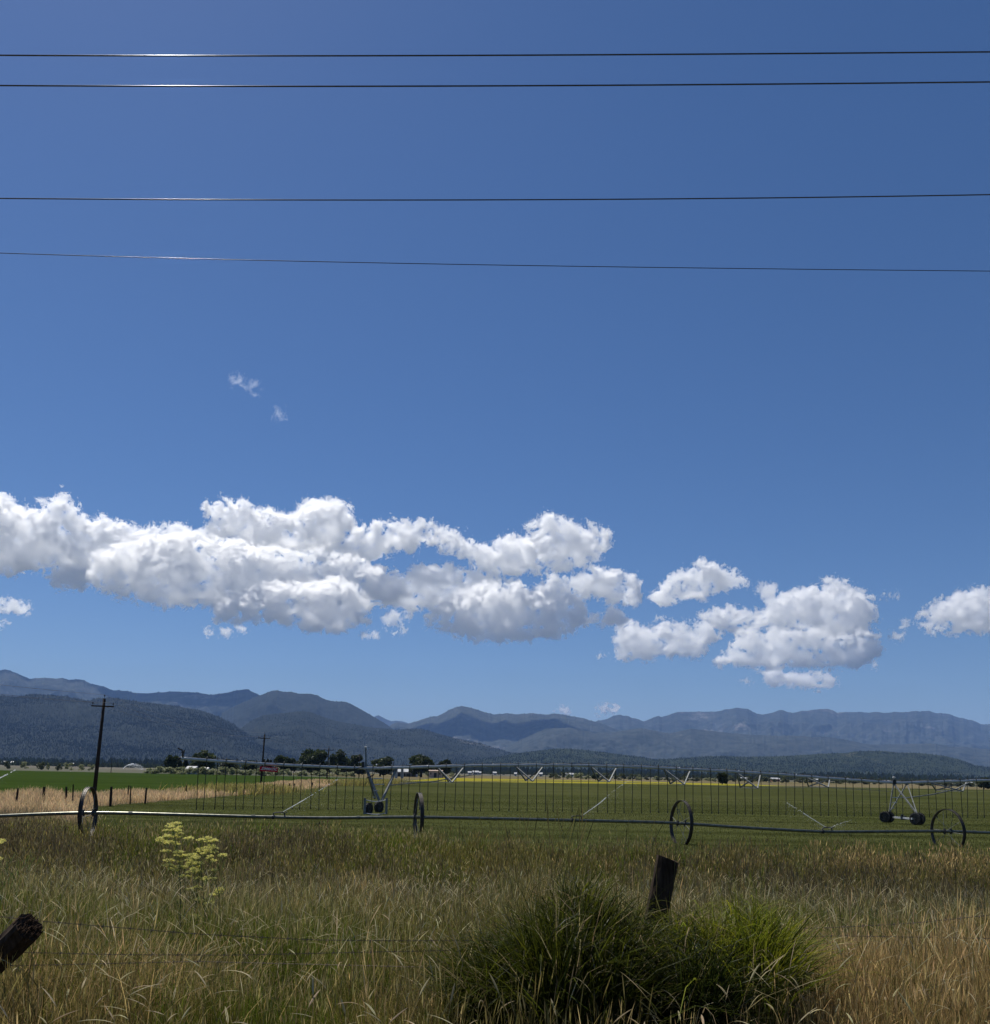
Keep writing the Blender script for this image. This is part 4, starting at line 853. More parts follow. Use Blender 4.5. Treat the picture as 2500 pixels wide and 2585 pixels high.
# hoses with weighted nozzles
L_ = np.concatenate([[0], np.cumsum(np.linalg.norm(np.diff(PVW, axis=0), axis=1))]); d = 1.1; k = 0; nh = 0
while d < L_[-1] - 2 and nh < 98:
    c = np.array([np.interp(d, L_, PVW[:, i]) for i in range(3)]); xx = np.interp(d, L_, px_of)
    side = -1 if k % 2 else 1; off = np.array([0, side * .14, 0]); jig = rnd.uniform(-.05, .05); bot = 0.46 + (.07 if c[0] < -12 else 0) + rnd.uniform(-.03, .03)
    if xx < 2600:
        mb = MB(); mb.tube([c + UPZ * .08 - o_p, c + UPZ * .2 + off * .5 - o_p, c + UPZ * .13 + off - o_p, c + off - UPZ * .3 - o_p, np.array([c[0] + jig, c[1] + off[1], bot + .2]) - o_p, np.array([c[0] + jig * 1.2, c[1] + off[1], bot]) - o_p], .022, 5)
        mb.tube([np.array([c[0] + jig * 1.2, c[1] + off[1], bot + .06]) - o_p, np.array([c[0] + jig * 1.2, c[1] + off[1], bot - .06]) - o_p], .032, 7)
        mb.build('drop_hose', M_hose, piv); nh += 1
    d += (.54, .62, .5, .64)[k % 4] if c[0] > -8 else .60; k += 1
# tower near the left end
def leg(a, b_, w=.075): MB().bar(a - o_p, b_ - o_p, w, w).build('tower_leg', M_truss, piv)
T1a, T1b = pp(926), pp(1002)
fB = onz(955, 2058, .55); nB = onz(963, 2060, .55)
for q_, e_ in ((T1a, at(958, 2022, 57)), (T1a, at(947, 2016, 60)), (T1b, at(964, 2022, 57)), (T1b, at(966, 2016, 60))): leg(q_ - UPZ * .05, e_, .11)
for (x1, x2, y, YY) in ((943, 966, 1965, 57.6), (940, 970, 1980, 57.6), (944, 955, 1996, 57.2), (941, 946, 2012, 57.2)): MB().bar(at(x1, y, YY) - o_p, at(x2, y, YY) - o_p, .035, .05).build('tower_rung', M_galv, piv)
# mast above it
for dx, mm in ((-.045, M_galv), (.05, M_truss)): MB().tube([pp(923) + [dx, 0, 0] - o_p, at(922 + dx * 30, 1889, 58) - o_p], .045, 8).build('mast', mm, piv)
MB().tube([at(920, 1889, 58) - o_p, at(922, 1885.5, 58) - o_p, at(926, 1886, 58) - o_p, at(927, 1893, 58) - o_p], .045, 8).build('mast_cap', M_galv, piv)
mb = MB(); mb.box(at(917, 1930, 57.8) - o_p, (.14, .2, .34)); mb.build('control_box', M_box, piv)
mb = MB(); mb.sphere(at(951, 1931, 57.9) - o_p, .055, 10, 8); mb.tube([pp(951) - o_p, at(951, 1932, 57.9) - o_p], .018, 6); mb.build('warning_light', M_white, piv)
MB().tube([at(915, 1936, 57.6) - o_p, at(895, 1942, 57.5) - o_p, at(870, 1946, 57.2) - o_p, at(850, 1945, 57) - o_p], .022, 6).build('cable_loop', M_black, piv)
mb = MB(); mb.tube([at(926, 1964, 57.3) - o_p, at(936, 1960, 57.3) - o_p, at(944, 1956, 57.3) - o_p], .04, 7); mb.tube([at(944, 1956, 57.3) - o_p, at(946, 1948, 57.3) - o_p], .02, 6); mb.build('control_lever', M_box, piv)
def tyre_wheel(c, r, w, az, name='wheel'):
    mb = MB(); n = 28; prof = [(-w / 2, r * .62), (-w / 2, r * .9), (-w * .36, r), (w * .36, r), (w / 2, r * .9), (w / 2, r * .62)]; vs = []; fs = []; m = len(prof)
    for k in range(n):
        a = 2 * math.pi * k / n
        for x, pr in prof: vs.append((x, math.cos(a) * pr, math.sin(a) * pr))
    for k in range(n):
        for j in range(m): fs.append((k * m + j, k * m + (j + 1) % m, ((k + 1) % n) * m + (j + 1) % m, ((k + 1) % n) * m + j))
    mb.add(vs, fs)
    for k in range(20):                                    # chevron lugs
        a = 2 * math.pi * k / 20
        for sg in (-1, 1):
            p1 = Vector((0, math.cos(a) * r, math.sin(a) * r)); p2 = Vector((sg * w * .48, math.cos(a + .2) * r * .97, math.sin(a + .2) * r * .97)); mb.bar(p1, p2, .035, .06)
    o = mb.build(name, M_black, piv); o.location = tuple(np.array(c) - o_p); o.rotation_euler = (0, 0, az)
    h = MB(); h.tube([(-w * .3, 0, 0), (w * .3, 0, 0)], r * .6, 16); h.tube([(-w * .55, 0, 0), (w * .55, 0, 0)], r * .18, 10); h.build('rim', M_rim, o)
    return o
taz = math.atan2(*(tan_(2257)[[1, 0]]))
tyre_wheel(onz(931, 2056, 0) + [0, 0, .36], .36, .26, math.pi / 2 + R(68)); tyre_wheel(onz(946, 2054, 0) + [0, 2.2, .36], .36, .34, math.pi / 2 + R(62))
# guard frame round the near tower wheels
for x in (921, 976):
    MB().box((at(x, 2035, 56.3) - o_p), (.14, .05, .98)).build('guard_post', M_truss, piv)
for y1, sag in ((2019, 4.5), (2053, 3)):
    MB().tube([at(x, y1 + sag * (1 - ((x - 949) / 26) ** 2), 56.25) - o_p for x in np.linspace(924, 975, 9)], .026, 7).build('guard_rail', M_galv, piv)
# second tower, on two tyres
T2a, T2b = pp(2256), pp(2290)
wl_c = onz(2240, 2077, 0) + [0, 0, .38]; wr_c = onz(2317, 2083, 0) + [0, 0, .40]
bl = wl_c + [.15, 0, .25]; br = wr_c + [.0, 0, .3]
for q_, e_, w in ((T2a, bl, .07), (T2a, br, .075), (T2b, bl, .06), (T2b, br, .05)): leg(q_ - UPZ * .05, e_, w)
for dx in (-.16, .16):
    tyre_wheel(wl_c + [dx * 1.0, dx * .3, 0], .35, .17, R(38) + 0); tyre_wheel(wr_c + [dx * 1.0, dx * .3, 0], .37, .18, R(30))
MB().bar(wl_c - o_p + np.array([.3, 0, 0]), wr_c - o_p - np.array([.3, 0, 0]), .10, .12).build('drive_beam', M_galv, piv)
mb = MB(); c = (wl_c + wr_c) / 2 - o_p; mb.box(c + [0.1, -.05, 0], (.3, .22, .24)); mb.tube([c + [0, -.05, .05], c + [0, -.05, .22]], .08, 10); mb.build('drive_motor', M_box, piv)
for (x1, x2, y) in ((2253, 2265, 2026), (2252, 2260, 2040), (2253, 2295, 2013)): MB().bar(at(x1, y, 60.6) - o_p, at(x2, y, 60.6) - o_p, .03, .04).build('tower_rung', M_galv, piv)
mb = MB(); c = pp(2257) - o_p; mb.box(c + [0, 0, .05], (.22, .24, .30)); mb.build('control_box', M_box, piv)
mb = MB(); mb.tube([c + [0, 0, .2], at(2256, 1963, 61.4) - o_p], .05, 8); mb.sphere(at(2257, 1962.5, 61.4) - o_p, .085, 10, 8, (1.4, 1, .6)); mb.build('mast_cap', M_galv, piv)
# end gun
mb = MB(); mb.tube([pp(462) - o_p, at(462, 1903, 50) - o_p, at(463, 1896, 50) - o_p], .055, 9); mb.tube([at(463, 1897, 50) - o_p, at(459, 1893, 49.9) - o_p, at(449, 1888.5, 49.8) - o_p], .035, 8)
mb.sphere(at(462.5, 1899, 50) - o_p, .09, 10, 8); mb.bar(at(465, 1899, 50) - o_p, at(466, 1893, 50) - o_p, .05, .05); mb.build('end_gun', M_box, piv)
mb = MB(); mb.tube([pp(457) - o_p, at(452, 1914, 50) - o_p, at(451.5, 1919, 50) - o_p], .045, 8); mb.build('end_drain', M_black, piv)
# red sign with white lettering, hanging under the pipe
s0, s1 = at(656.5, 1934.3, 53.4), at(702.5, 1937.6, 53.9); w = np.linalg.norm(s1 - s0); az = math.atan2(s1[1] - s0[1], s1[0] - s0[0]); hh = .275
sg = MB(); sg.box((w / 2, 0, -hh / 2), (w, .012, hh)); so = sg.build('sign', M_red, piv); so.location = tuple(s0 - o_p); so.rotation_euler = (0, -math.asin((s1 - s0)[2] / w), az)
so['label'] = 'red rectangular sign with slanted white lettering hanging under the pipe'
def text(body, size, shear, mat, parent, loc, name, sx=1.0, ext=.003):
    cu = bpy.data.curves.new(name, 'FONT'); cu.body = body; cu.size = size; cu.shear = shear; cu.extrude = ext; cu.offset = size * .022; cu.resolution_u = 3
    cu.align_x = 'CENTER'; cu.align_y = 'CENTER'
    to = bpy.data.objects.new('tmp_text', cu); COL.objects.link(to); bpy.context.view_layer.update()
    me = bpy.data.meshes.new_from_object(to.evaluated_get(bpy.context.evaluated_depsgraph_get())); bpy.data.objects.remove(to, do_unlink=True)
    me.materials.clear(); o = link(name, me, mat, parent); o.location = loc; o.rotation_euler = (math.pi / 2, 0, 0); o.scale = (sx, 1, 1)
    return o
tt = text('ZIMMATIC', .20, .35, M_white, so, (w * .5, -.0095, -hh * .46), 'lettering')
wd = max(v.co.x for v in tt.data.vertices) - min(v.co.x for v in tt.data.vertices); tt.scale = (w * .90 / wd, 1.05, 1)
for fx in (.2, .8): MB().bar((w * fx, .0, 0), (w * fx, .0, .09), .02, .02).build('sign_bracket', M_galv, so)
# ------------------------------------------------------------------ overhead cables close to the road
M_cable = metal('aluminium_cable', (0.10, 0.105, 0.115), (0.17, 0.175, 0.19), 0.24, 1.0)
for pts, rad, Y, lab in (([(-900, 131), (0, 139.5), (400, 141), (1050, 140), (1450, 139), (2100, 134), (2500, 131), (3400, 116)], .0105, 12, 'topmost thick power cable crossing the sky'),
                    ([(-900, 208), (0, 216), (400, 217.3), (1050, 217.5), (1450, 216), (2100, 210.5), (2500, 207), (3400, 192)], .0105, 12, 'second thick power cable, close below the topmost one'),
                    ([(-900, 492), (0, 501), (400, 503), (1050, 505), (1450, 504), (2100, 497), (2500, 491.5), (3400, 474)], .0085, 12, 'third power cable down, alone in the middle of the clear sky'),
                    ([(-900, 606), (0, 639), (400, 650), (1050, 666), (1450, 672), (2100, 680), (2500, 684.5), (3400, 690)], .0052, 12, 'lowest and thinnest cable, sloping slightly down to the right')):
    P = np.array(pts, float); cf = np.polyfit(P[1:-1, 0], P[1:-1, 1], 3); xs = np.linspace(-500, 3000, 120)
    S = [at(x, np.polyval(cf, x), Y) for x in xs]
    o = MB().tube(S, rad, 10).build('overhead_cable', M_cable, None, True, origin=S[60]); tag(o, lab, 'overhead cable', 'cables across the sky')

# ------------------------------------------------------------------ utility poles and their wires
M_pole = plain('tarred_pole_wood', (0.018, 0.013, 0.011), (0.05, 0.038, 0.03), 9, 0.9, bump=.4, stretch=(3, 3, .3), spec=.15)
M_ins = plain('dark_insulator', (0.02, 0.02, 0.025), (0.05, 0.05, 0.06), 9, 0.3)
def utility_pole(bx, by_top, Y, hgt, arm, label, lean=0.0, rad=.16, armdrop=.75, simple=False):
    base = at(bx, 2000, Y); x0 = base[0]; root = empty('utility_pole', (x0, Y, 0)); tag(root, label, 'utility pole', 'utility poles')
    top = Vector((lean, 0, hgt)); MB().tube([(0, 0, -.3), (lean * .5, 0, hgt * .5), top], [rad, rad * .84, rad * .66], 12).build('pole', M_pole, root, True)
    at_ = lambda z: Vector((lean * z / hgt, 0, z))
    if arm:
        az = hgt - armdrop; c = at_(az); d = Vector((math.cos(R(-6)), math.sin(R(-6)), -.03)); a = c - d * arm / 2 - Vector((0, rad, 0)); b_ = c + d * arm / 2 - Vector((0, rad, 0))
        MB().bar(a, b_, .11, .12).build('crossarm', M_pole, root)
        pts = []
        for q_ in (a + d * .1, b_ - d * .1, Vector((lean, 0, hgt + .02))):
            mb = MB(); mb.tube([q_ + Vector((0, 0, .05)), q_ + Vector((0, 0, .16)), q_ + Vector((0, 0, .18)), q_ + Vector((0, 0, .3)), q_ + Vector((0, 0, .36))], [.02, .02, .07, .06, .03], 8); mb.build('insulator', M_ins, root); pts.append(root.location + q_ + Vector((0, 0, .34)))
        if not simple: MB().box(at_(az) + Vector((0, -rad * .8, 0)), (rad * 2.2, .05, .12)).build('arm_bracket', M_ins, root)
        return pts
    return [root.location + Vector((lean, 0, hgt))] * 3
A1 = utility_pole(238, 0, 87, 9.1, 2.25, 'nearest utility pole, tall and dark, standing behind the left spoked wheel', .35, .19)
A2 = utility_pole(658, 0, 167, 8.9, 2.3, 'second utility pole with one crossarm, behind the red sign', .25, .19)
A3 = utility_pole(824, 0, 212, 7.7, 2.2, 'third utility pole in front of the dark cottonwoods', .2, .17, .55, True)
A4 = utility_pole(905, 0, 275, 7.4, 0, 'thin far pole at the right end of the dark cottonwoods', .1, .16)
A5 = utility_pole(992, 0, 370, 6.4, 0, 'small far pole between the irrigation tower and the round tree', .0, .17)
A6 = utility_pole(1018, 0, 430, 6.9, 0, 'smallest far pole left of the broad round tree', .0, .17)
utility_pole(57, 0, 520, 5.0, 0, 'thin far pole among bushes near the left edge', 0, .16); utility_pole(277, 0, 330, 5.4, 0, 'thin far pole right of the nearest tall pole', 0, .13)
M_wire = plain('bare_wire', (0.16, 0.17, 0.19), (0.26, 0.27, 0.3), 3, 0.5, 0.8)
A0 = [Vector((-38 + k * 1.05, -6, 8.6 + (.8 if k == 2 else 0))) for k in (-1, 1, 2)]; A0[2].x = -38
rows = [A0, A1, A2, A3, A4, A5, A6]
for k, nm in enumerate(('left wire of the pole line running off past the nearest pole', 'right wire of the pole line running off past the nearest pole', 'top wire of the pole line carried on the pole tips')):
    S = []
    for a, b_ in zip(rows[:-1], rows[1:]):
        a, b_ = a[k], b_[k]; Ld = (b_ - a).length
        for j in range(16): t = j / 16; p = a.lerp(b_, t); p.z -= 4 * t * (1 - t) * Ld * .013; S.append(p)
    o = MB().tube(S, .014, 5).build('line_wire', M_wire, None, False, origin=S[16]); tag(o, nm, 'wire', 'wires of the pole line')

# ------------------------------------------------------------------ field fence posts in the dry strip
ff = empty('field_fence', onz(369, 2030, 0)); tag(ff, 'row of short dark fence posts in the tall dry grass on the left', 'fence')
fo = Vector(ff.location)
PT = [(44, 1990, 1.35, 1), (113, 1986, 1.35, 1.3), (170, 1986, 1.35, 1.1), (187, 1980, 1.5, .7), (282, 1986, 1.35, 1.4), (324, 1982, 1.3, .7), (332, 1983.5, 1.35, .7), (369, 1988.5, 1.2, 1.1), (471, 1983, .95, .9), (512, 1980.5, .9, .9), (552, 1981.5, .85, 1.1), (574, 1982, .85, 1.0), (594, 1981, .85, 1.1), (630, 1981, .85, .9), (647, 1982, .85, .8), (665, 1980.5, .85, .6), (681, 1980.5, .85, 1), (690, 1981, .85, .8), (731, 1977.5, .85, 1.0), (743, 1978, .85, .9), (789, 1975, .85, 1.1), (-20, 1989, 1.35, 1)]
for x, y, h_, s_ in PT:
    p = onz(x, y, h_); rr = .07 * s_ * max(1, p[1] / 80); l = rnd.uniform(-.06, .06)
    MB().tube([Vector((p[0], p[1], -.1)) - fo, Vector((p[0] + l * .5, p[1], h_ * .6)) - fo, Vector((p[0] + l, p[1], h_)) - fo], [rr, rr * .95, rr * .85], 8).build('fence_post', M_pole, ff)

# ------------------------------------------------------------------ trees and bushes
M_leaf = leafmat('tree_leaf', 0.32, 0.6, 0.2)
M_bark = plain('tree_bark', (0.03, 0.025, 0.018), (0.07, 0.06, 0.045), 5, 0.95)
def crown_mesh(name, w, h, n, c_dark, c_light, lobes, leaf, seed, cone=False, zc=.5):
    g = np.random.default_rng(seed); V = []; C = []
    lob = []
    for _ in range(lobes):
        a = g.uniform(0, 6.28); r = math.sqrt(g.random()) * .62; z = g.uniform(-.62, .62)
        s = g.uniform(.36, .56) * (1 - .25 * abs(z)); 
        if cone: r *= (.6 - z * .8) * .8; s = .34 * (1.0 - z)
        lob.append((math.cos(a) * r, math.sin(a) * r, z, s))
    lob = np.array(lob); k = g.integers(0, lobes, n); u = g.normal(size=(n, 3)); u /= np.linalg.norm(u, axis=1, keepdims=True)
    rad = lob[k, 3] * (g.random(n) ** .45) * (1 + g.normal(0, .10, n)); p = lob[k, :3] + u * rad[:, None]
    P = p * np.array([w / 2, w / 2, h / 2]) + np.array([0, 0, h * zc])
    P[:, 2] = np.maximum(P[:, 2], -h * .02 + g.random(n) * .2)
    s = (leaf * g.uniform(.5, 1.2, n))[:, None]; a = g.normal(size=(n, 3)); a /= np.linalg.norm(a, axis=1, keepdims=True); b_ = np.cross(a, g.normal(size=(n, 3))); b_ /= np.linalg.norm(b_, axis=1, keepdims=True)
    V = np.stack([P - a * s, P + b_ * s * .7, P + a * s, P - b_ * s * .7], 1).reshape(-1, 3)
    mixv = np.clip(g.normal(.5, .28, n), 0, 1)[:, None] * .6 + (g.random(lobes)[k])[:, None] * .4
    C = np.repeat(c_dark * (1 - mixv) + c_light * mixv, 4, axis=0)
    return npmesh(name, V, [np.arange(n * 4).reshape(n, 4)], C)
DK, LT = np.array([0.018, 0.030, 0.010]), np.array([0.080, 0.100, 0.030])
def tree(cx, ytop, wpx, Y, label, n=1500, c0=DK, c1=LT, cone=False, seed=1, lobes=9, trunk=.16, name='tree', cat='tree', group='trees beyond the green fields'):
    b0 = at(cx, 1950, Y); top = at(cx, ytop, Y)[2]; w = wpx * Y / FPX; h = top
    root = empty(name, (b0[0], Y, 0)); tag(root, label, cat, group)
    me = crown_mesh('crown', w * 1.08, h * (1 - trunk * .6), int(n * 1.7), c0, c1, lobes, .62 * (Y / 400) ** .7, seed, cone, .5); cr = link('crown', me, M_leaf, root); cr.location = (0, 0, h * trunk * .6)
    mb = MB(); mb.tube([(0, 0, -.2), (.1, 0, h * .3), (0, .1, h * .72)], [w * .035 + .1, w * .025 + .08, .06], 8)
    for k in range(4): a = k * 1.6 + seed; mb.tube([(0, 0, h * (.28 + .07 * k)), (math.cos(a) * w * .28, math.sin(a) * w * .28, h * (.55 + .06 * k))], [w * .015 + .05, .04], 6)
    mb.build('trunk', M_bark, root, True); return root
T = [(432, 1905, 38, 340, 'round dark bushy tree at the left end of the farmstead trees', 1700, DK, LT, False, 12),
 (453, 1914, 18, 335, 'narrow dark conifer between the round dark tree and the white house', 900, DK * .8, LT * .7, True, 10), (468, 1912, 24, 345, 'dark pointed evergreen just left of the white house', 1000, DK * .8, LT * .7, True, 10),
 (512, 1892, 60, 350, 'largest two-tone tree, yellow green on top, over the white house', 3000, DK, LT * 1.35, False, 14), (500, 1897, 36, 362, 'dark green tree top behind the largest two-tone tree', 1200, DK, LT, False, 8),
 (584, 1917, 60, 365, 'low dark spreading tree right of the bare tree', 1800, DK, LT * .8, False, 12), (628, 1921, 50, 380, 'low dark tree behind the left end of the red sign', 1300, DK, LT * .8, False, 10),
 (667, 1911, 9, 380, 'leftmost of three small pointed conifers above the red sign', 420, DK * .7, LT * .5, True, 8), (675, 1913, 8, 380, 'middle of three small pointed conifers above the red sign', 420, DK * .7, LT * .5, True, 8), (683, 1914, 8, 380, 'rightmost of three small pointed conifers above the red sign', 420, DK * .7, LT * .5, True, 8),
 (712, 1903, 46, 400, 'rounded tree just right of the three small conifers', 1800, DK, LT, False, 11), (735, 1912, 30, 400, 'lower right-hand neighbour of the rounded tree by the conifers', 900, DK, LT, False, 8),
 (790, 1893, 74, 410, 'broad cottonwood with the highest crown left of the third pole', 3000, DK, LT, False, 15), (855, 1893, 46, 410, 'cottonwood with a split top between the third pole and the irrigation mast', 2000, DK, LT, False, 11), (893, 1904, 44, 415, 'lower tree filling in behind the thin far pole', 1500, DK, LT, False, 10),
 (800, 1920, 120, 430, 'wide low dark thicket under the cottonwoods', 2600, DK * .7, LT * .7, False, 18), (885, 1925, 80, 430, 'dark thicket left of the irrigation mast', 1700, DK * .7, LT * .7, False, 14),
 (960, 1909, 56, 400, 'round tree standing just right of the irrigation mast', 1900, DK, LT, False, 11), (1064, 1902, 62, 400, 'broad round tree with a flat right side above the pinkish shed', 2400, DK, LT, False, 12), (1118, 1911, 40, 400, 'smaller round tree right of the pinkish shed', 1500, DK * .8, LT * .9, False, 10),
 (1823, 1945, 27, 330, 'single dark tree standing alone at the edge of the right field', 1600, DK * .8, LT * .8, False, 9), (1504, 1955, 19, 420, 'small dark tree on the far edge of the yellow strip', 700, DK, LT * .8, False, 7),
 (2482, 1962, 30, 330, 'dark tree cut off by the right edge of the picture', 1000, DK, LT * .8, False, 9)]
for i, (cx, yt, w, Y, lab, n, c0, c1, cone, lb) in enumerate(T): tree(cx, yt, w, Y, lab, n, c0, c1, cone, 100 + i, lb)
# bare dead tree
b0 = at(560, 1950, 355); root = empty('dead_tree', (b0[0], 355, 0)); tag(root, 'bare leafless tree with spread branches right of the largest tree', 'tree', 'trees beyond the green fields'); mb = MB(); r_ = random.Random(5)
mb.tube([(0, 0, 0), (.1, 0, 3), (0, 0, 5.2)], [.28, .2, .1], 7).build('trunk', M_bark, root); 
for k in range(16):
    a = r_.uniform(0, 6.28); z0 = r_.uniform(2, 5); q_ = (math.cos(a) * r_.uniform(1.2, 2.6), math.sin(a) * 1.5, z0 + r_.uniform(1.2, 2.6)); MB().tube([(0, 0, z0), (q_[0] * .5, q_[1] * .5, z0 + (q_[2] - z0) * .6), q_], [.09, .06, .03], 5).build('branch', M_bark, root)
# bushes: a few shapes, copied
BK, BL = np.array([0.045, 0.062, 0.026]), np.array([0.14, 0.15, 0.075]); GK, GL = np.array([0.16, 0.18, 0.085]), np.array([0.36, 0.37, 0.19])
protos = {}
for key, (c0, c1) in {'dark': (BK, BL), 'pale': (GK, GL)}.items():
    protos[key] = [crown_mesh('bush_leaves', 1.0, 1.0, 420, c0, c1, 6, .07, 300 + j, False, .42) for j in range(3)]
def bush(x, ybase_off, wpx, hpx, Y, key, label):
    me = protos[key][rnd.randrange(3)]
    if not me.materials: me.materials.append(M_leaf)
    o = bpy.data.objects.new('bush', me); COL.objects.link(o); p = at(x, 1950, Y); o.location = (p[0], Y, -.05); s = Y / FPX; o.scale = (wpx * s, wpx * s, hpx * s * 1.15); o.rotation_euler = (0, 0, rnd.uniform(0, 6.28))
    tag(o, label, 'bush', 'bushes along the far field edges')
HB = lambda x: 1925 + .019 * x
for x, w, h in ((22, 24, 12), (60, 22, 8), (100, 26, 15), (120, 12, 9), (148, 20, 10), (172, 26, 9), (205, 22, 6), (230, 20, 6)): bush(x, 0, w, h + 10, rnd.uniform(390, 470), 'dark' if h > 9 else 'pale', 'bush on the far edge of the left green field')
for x in range(375, 700, 17): bush(x + rnd.uniform(-5, 5), 0, rnd.uniform(30, 50), rnd.uniform(16, 24), rnd.uniform(318, 330), 'pale', 'grey green willow bush in the hedge behind the left green field')
for x in range(690, 900, 22): bush(x + rnd.uniform(-5, 5), 0, rnd.uniform(28, 46), rnd.uniform(14, 20), rnd.uniform(340, 360), 'pale', 'pale bush at the foot of the cottonwoods')
for x in range(1040, 1180, 20): bush(x + rnd.uniform(-5, 5), 0, rnd.uniform(16, 26), rnd.uniform(9, 14), rnd.uniform(430, 480), 'pale', 'grey bush near the pinkish shed')
for x in range(1395, 1600, 15): bush(x + rnd.uniform(-5, 5), 0, rnd.uniform(18, 30), rnd.uniform(12, 17), rnd.uniform(450, 520), 'dark' if rnd.random() < .6 else 'pale', 'bush in the band beyond the middle of the yellow strip')
for x in range(1600, 1810, 17): bush(x + rnd.uniform(-5, 5), 0, rnd.uniform(18, 32), rnd.uniform(11, 16), rnd.uniform(450, 520), 'dark' if rnd.random() < .6 else 'pale', 'bush left of the single dark tree')
for x in range(1850, 2490, 20): bush(x + rnd.uniform(-6, 6), 0, rnd.uniform(20, 38), rnd.uniform(9, 17), rnd.uniform(480, 560), 'dark', 'dark bush in the long row behind the right field')
for x in range(2330, 2480, 30): bush(x, 0, rnd.uniform(26, 36), rnd.uniform(14, 19), rnd.uniform(440, 470), 'dark', 'larger dark bush near the right edge of the field row')
# far woods at the hill foot reading as one mass
g = Grass(); n = 42000
def far_wood(n, y0, y1, hh, col, xr):
    Y = rng.uniform(y0, y1, n); X = rng.uniform(xr[0], xr[1], n) * Y; P = np.stack([X, Y, np.zeros(n)], 1)
    patch = np.sin(X * .008 + np.sin(Y * .01) * 2) * .5 + .5
    keep = rng.random(n) < (.25 + .75 * patch); P = P[keep]; k = len(P); H = hh * rng.uniform(.4, 1.1, k) * (.5 + .6 * patch[keep])
    C = tint(col, k, .35)
    for wa in (0., 1.57): g.add(ribbons(P, H, H * .75, rng.uniform(0, 6.28, k), 0.02, [0, .3, .65, 1], [.9, 1, .6, .04], C, C, WA=np.full(k, wa)))
far_wood(9000, 1900, 3300, 17, np.array([0.03, 0.042, 0.024]), (-.62, .62))
far_wood(7000, 1000, 1900, 6, np.array([0.05, 0.062, 0.032]), (-.62, .62))
g.build('far_wood', M_leaf, 'band of distant woods and scrub along the foot of the hills', cat='woods')
# forest standing on the near hill slopes
def hill_forest(S, n, hh, col, label, lo_=.05):
    nv, nu = S.shape[:2]; iv = (rng.random(n) ** .9 * (1 - lo_) + lo_) * (nv - 1.01); iu = rng.random(n) * (nu - 1.01)
    a = iv.astype(int); b_ = iu.astype(int); fv = (iv - a)[:, None]; fu = (iu - b_)[:, None]
    P = (S[a, b_] * (1 - fu) + S[a, b_ + 1] * fu) * (1 - fv) + (S[a + 1, b_] * (1 - fu) + S[a + 1, b_ + 1] * fu) * fv
    pt = np.sin(P[:, 0] * .004 + 2 * np.sin(P[:, 1] * .003)) * np.sin(P[:, 2] * .02 + P[:, 0] * .002); keep = rng.random(n) < .55 + .45 * pt; P = P[keep]; k = len(P)
    gg = Grass(); H = hh * rng.uniform(.5, 1.15, k); C = tint(col, k, .35); P[:, 2] -= 1
    pal = rng.random(k) < .05; C[pal] = C[pal] * 2.0 + .015
    for wa in (0., 1.57): gg.add(ribbons(P, H, H * np.where(pal, .10, .32), rng.uniform(0, 6.28, k), 0.01, [0, .2, 1], [.7, 1, .04], C, C, WA=np.full(k, wa)))
    gg.build('forest', M_leaf, label, cat='forest')
hill_forest(S_left, 56000, 10, np.array([0.022, 0.027, 0.021]), 'burnt and living conifers covering the near left slope')
hill_forest(S_cen, 30000, 10, np.array([0.022, 0.028, 0.020]), 'conifer forest on the near wooded slope in the middle')
hill_forest(S_lo, 12000, 8, np.array([0.014, 0.020, 0.010]), 'scattered conifers on the low middle hill')
hill_forest(S_lr, 20000, 8, np.array([0.014, 0.020, 0.010]), 'scattered conifers on the low right hill')

# ------------------------------------------------------------------ farm buildings
M_roofw = plain('pale_metal_roof', (0.34, 0.34, 0.34), (0.46, 0.46, 0.46), .5, 0.45)
M_wallw = plain('white_board_wall', (0.36, 0.36, 0.35), (0.46, 0.46, 0.45), .8, 0.8); M_wallp = plain('pinkish_stucco_wall', (0.42, 0.31, 0.26), (0.50, 0.38, 0.32), .8, 0.85)
M_wallr = plain('faded_red_wall', (0.28, 0.10, 0.08), (0.36, 0.15, 0.11), .8, 0.85); M_roofg = plain('grey_roof', (0.20, 0.20, 0.21), (0.28, 0.28, 0.29), .8, 0.8); M_dark = plain('dark_opening', (0.015, 0.015, 0.018), (0.03, 0.03, 0.03), 1, .5)
def farm_building(cx, ytop, wpx, Y, label, wall, roof, depth=8, az=0.0, wallfrac=.62, doors=1):
    p = at(cx, ytop, Y); w = wpx * Y / FPX; h = max(2.4, p[2]); root = empty('farm_building', (p[0], Y, 0), az); tag(root, label, 'farm building', 'distant farm buildings')
    hw = h * wallfrac; d = depth; MB().box((0, 0, hw / 2), (w, d, hw)).build('wall', wall, root)
    mb = MB(); e = .35
    mb.add([(-w / 2 - e, -d / 2 - e, hw + .01), (w / 2 + e, -d / 2 - e, hw + .01), (w / 2 + e, d / 2 + e, hw + .01), (-w / 2 - e, d / 2 + e, hw + .01), (-w / 2 - e, 0, h), (w / 2 + e, 0, h)], [(0, 1, 5, 4), (2, 3, 4, 5), (0, 4, 3), (1, 2, 5), (0, 3, 2, 1)]); mb.build('roof', roof, root)
    for k in range(doors):
        x = (k + .5) / doors * w - w / 2; MB().box((x, -d / 2 - .03, hw * .36), (min(2.4, w * .22), .08, hw * .7)).build('door', M_dark, root)
    for sx_ in (-.36, .36): MB().box((w * sx_, -d / 2 - .03, hw * .6), (min(1.2, w * .1), .07, hw * .3)).build('window', M_dark, root)
farm_building(487, 1934, 20, 338, 'white house half hidden under the largest tree', M_wallw, M_roofw, 7)
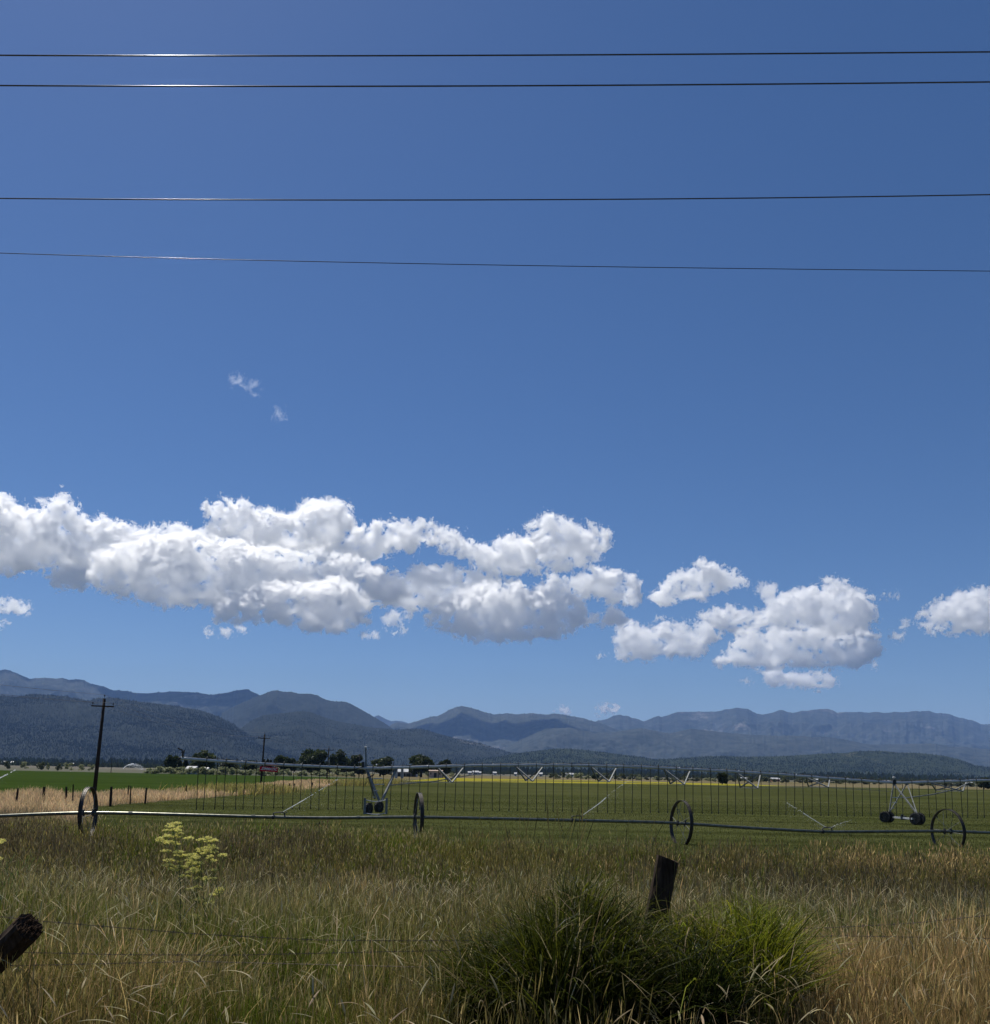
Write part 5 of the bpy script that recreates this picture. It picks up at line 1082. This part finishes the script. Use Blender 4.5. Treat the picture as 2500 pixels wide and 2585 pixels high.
farm_building(523, 1937, 6, 336, 'sliver of white shed seen right of the largest tree trunk', M_wallw, M_roofw, 4)
farm_building(1101, 1944, 31, 392, 'pinkish walled shed between the two round trees', M_wallp, M_wallp, 8, doors=1, wallfrac=.9)
farm_building(1028, 1941, 50, 420, 'long low pale shed behind the two tall pale posts', M_wallw, M_roofw, 9, doors=4)
for x, y, w, Y, l in ((1186, 1947, 8, 900, 'tiny white shed left of the long white roof'), (1201, 1945.5, 14, 900, 'long white roofed barn in the distance right of the round tree'), (1212, 1947.5, 5, 900, 'tiny white hut right of the long white roof'), (1249, 1948, 8, 950, 'small tan barn on the far plain'), (1302, 1950, 5, 760, 'tiny white hut left of the second truss'), (1366, 1950, 7, 780, 'small white shed inside the second truss'), (1438, 1951, 19, 760, 'flat white shed left of the bush band'),
                      (15, 1921, 12, 1300, 'white barn at the far left edge'), (34, 1922, 8, 1300, 'second small white barn near the far left edge'), (184, 1926, 10, 1500, 'far grey barn left of the nearest pole'), (2060, 1968, 10, 800, 'small pale shed in the right distance'), (2150, 1969, 16, 700, 'pale shed left of the second tower'), (2236, 1970.5, 22, 640, 'low white building just left of the second tower'), (2364, 1972, 5, 640, 'tiny white hut right of the second tower'), (2445, 1975, 14, 620, 'pale low shed near the right edge')):
    farm_building(x, y, w, Y, l, M_wallw, M_roofw, 8, rnd.uniform(-.15, .15))
farm_building(1956, 1963, 18, 640, 'shed with white roof and faded red wall in the right distance', M_wallr, M_roofw, 7)
farm_building(1880, 1964, 20, 760, 'grey low barn left of the red walled shed', M_roofg, M_roofw, 8)
for x, y0 in ((1001, 1941), (1016, 1940)):
    p = onz(x, y0, 0) if False else at(x, y0, 330); o = MB().box((0, 0, p[2] / 2), (.9, .9, p[2])).build('gate_pillar', M_wallw); o.location = (p[0], 330, 0); tag(o, 'tall pale square pillar, %s of a pair, in front of the long low shed' % ('left' if x < 1010 else 'right'), 'pillar', 'pale pillars')
# far arc of sprayed water
S = [at(x, y, 560) for x, y in ((311, 1941), (316, 1935), (325, 1930.5), (335, 1927.8), (346, 1928), (354, 1931), (360, 1936), (362, 1942))]; S = smooth_pts(S, 60); mb = MB(); r_ = random.Random(8)
mb.tube(list(S[:30]), [.12 + .22 * i / 30 for i in range(30)], 6)
for _ in range(1500):
    i = r_.randint(18, 59); p = S[i] + np.array([r_.gauss(0, .5), r_.gauss(0, .8), -abs(r_.gauss(0, 1.0)) * i / 30]); mb.sphere(p, r_.uniform(.03, .07), 4, 3)
o = mb.build('water_arc', M_water, None, True, origin=S[0]); tag(o, 'distant white arc of water from a big field sprinkler', 'water spray')
# ------------------------------------------------------------------ haze
def haze():
    m = bpy.data.materials.new('haze_air'); m.use_nodes = True; N = m.node_tree.nodes; L = m.node_tree.links
    N.remove(N['Principled BSDF'])
    v = N.new('ShaderNodeVolumePrincipled'); v.inputs['Color'].default_value = (0.30, 0.52, 1.0, 1)
    v.inputs['Density'].default_value = HAZE_D; v.inputs['Anisotropy'].default_value = 0.0
    L.new(v.outputs[0], N['Material Output'].inputs['Volume'])
    mb = MB(); mb.box((0, 9000, 649), (40000, 26000, 1302))
    o = mb.build('haze', m); tag(o, 'thin blue haze over the valley', kind='stuff')
HAZE_D = 3.5e-5
haze()
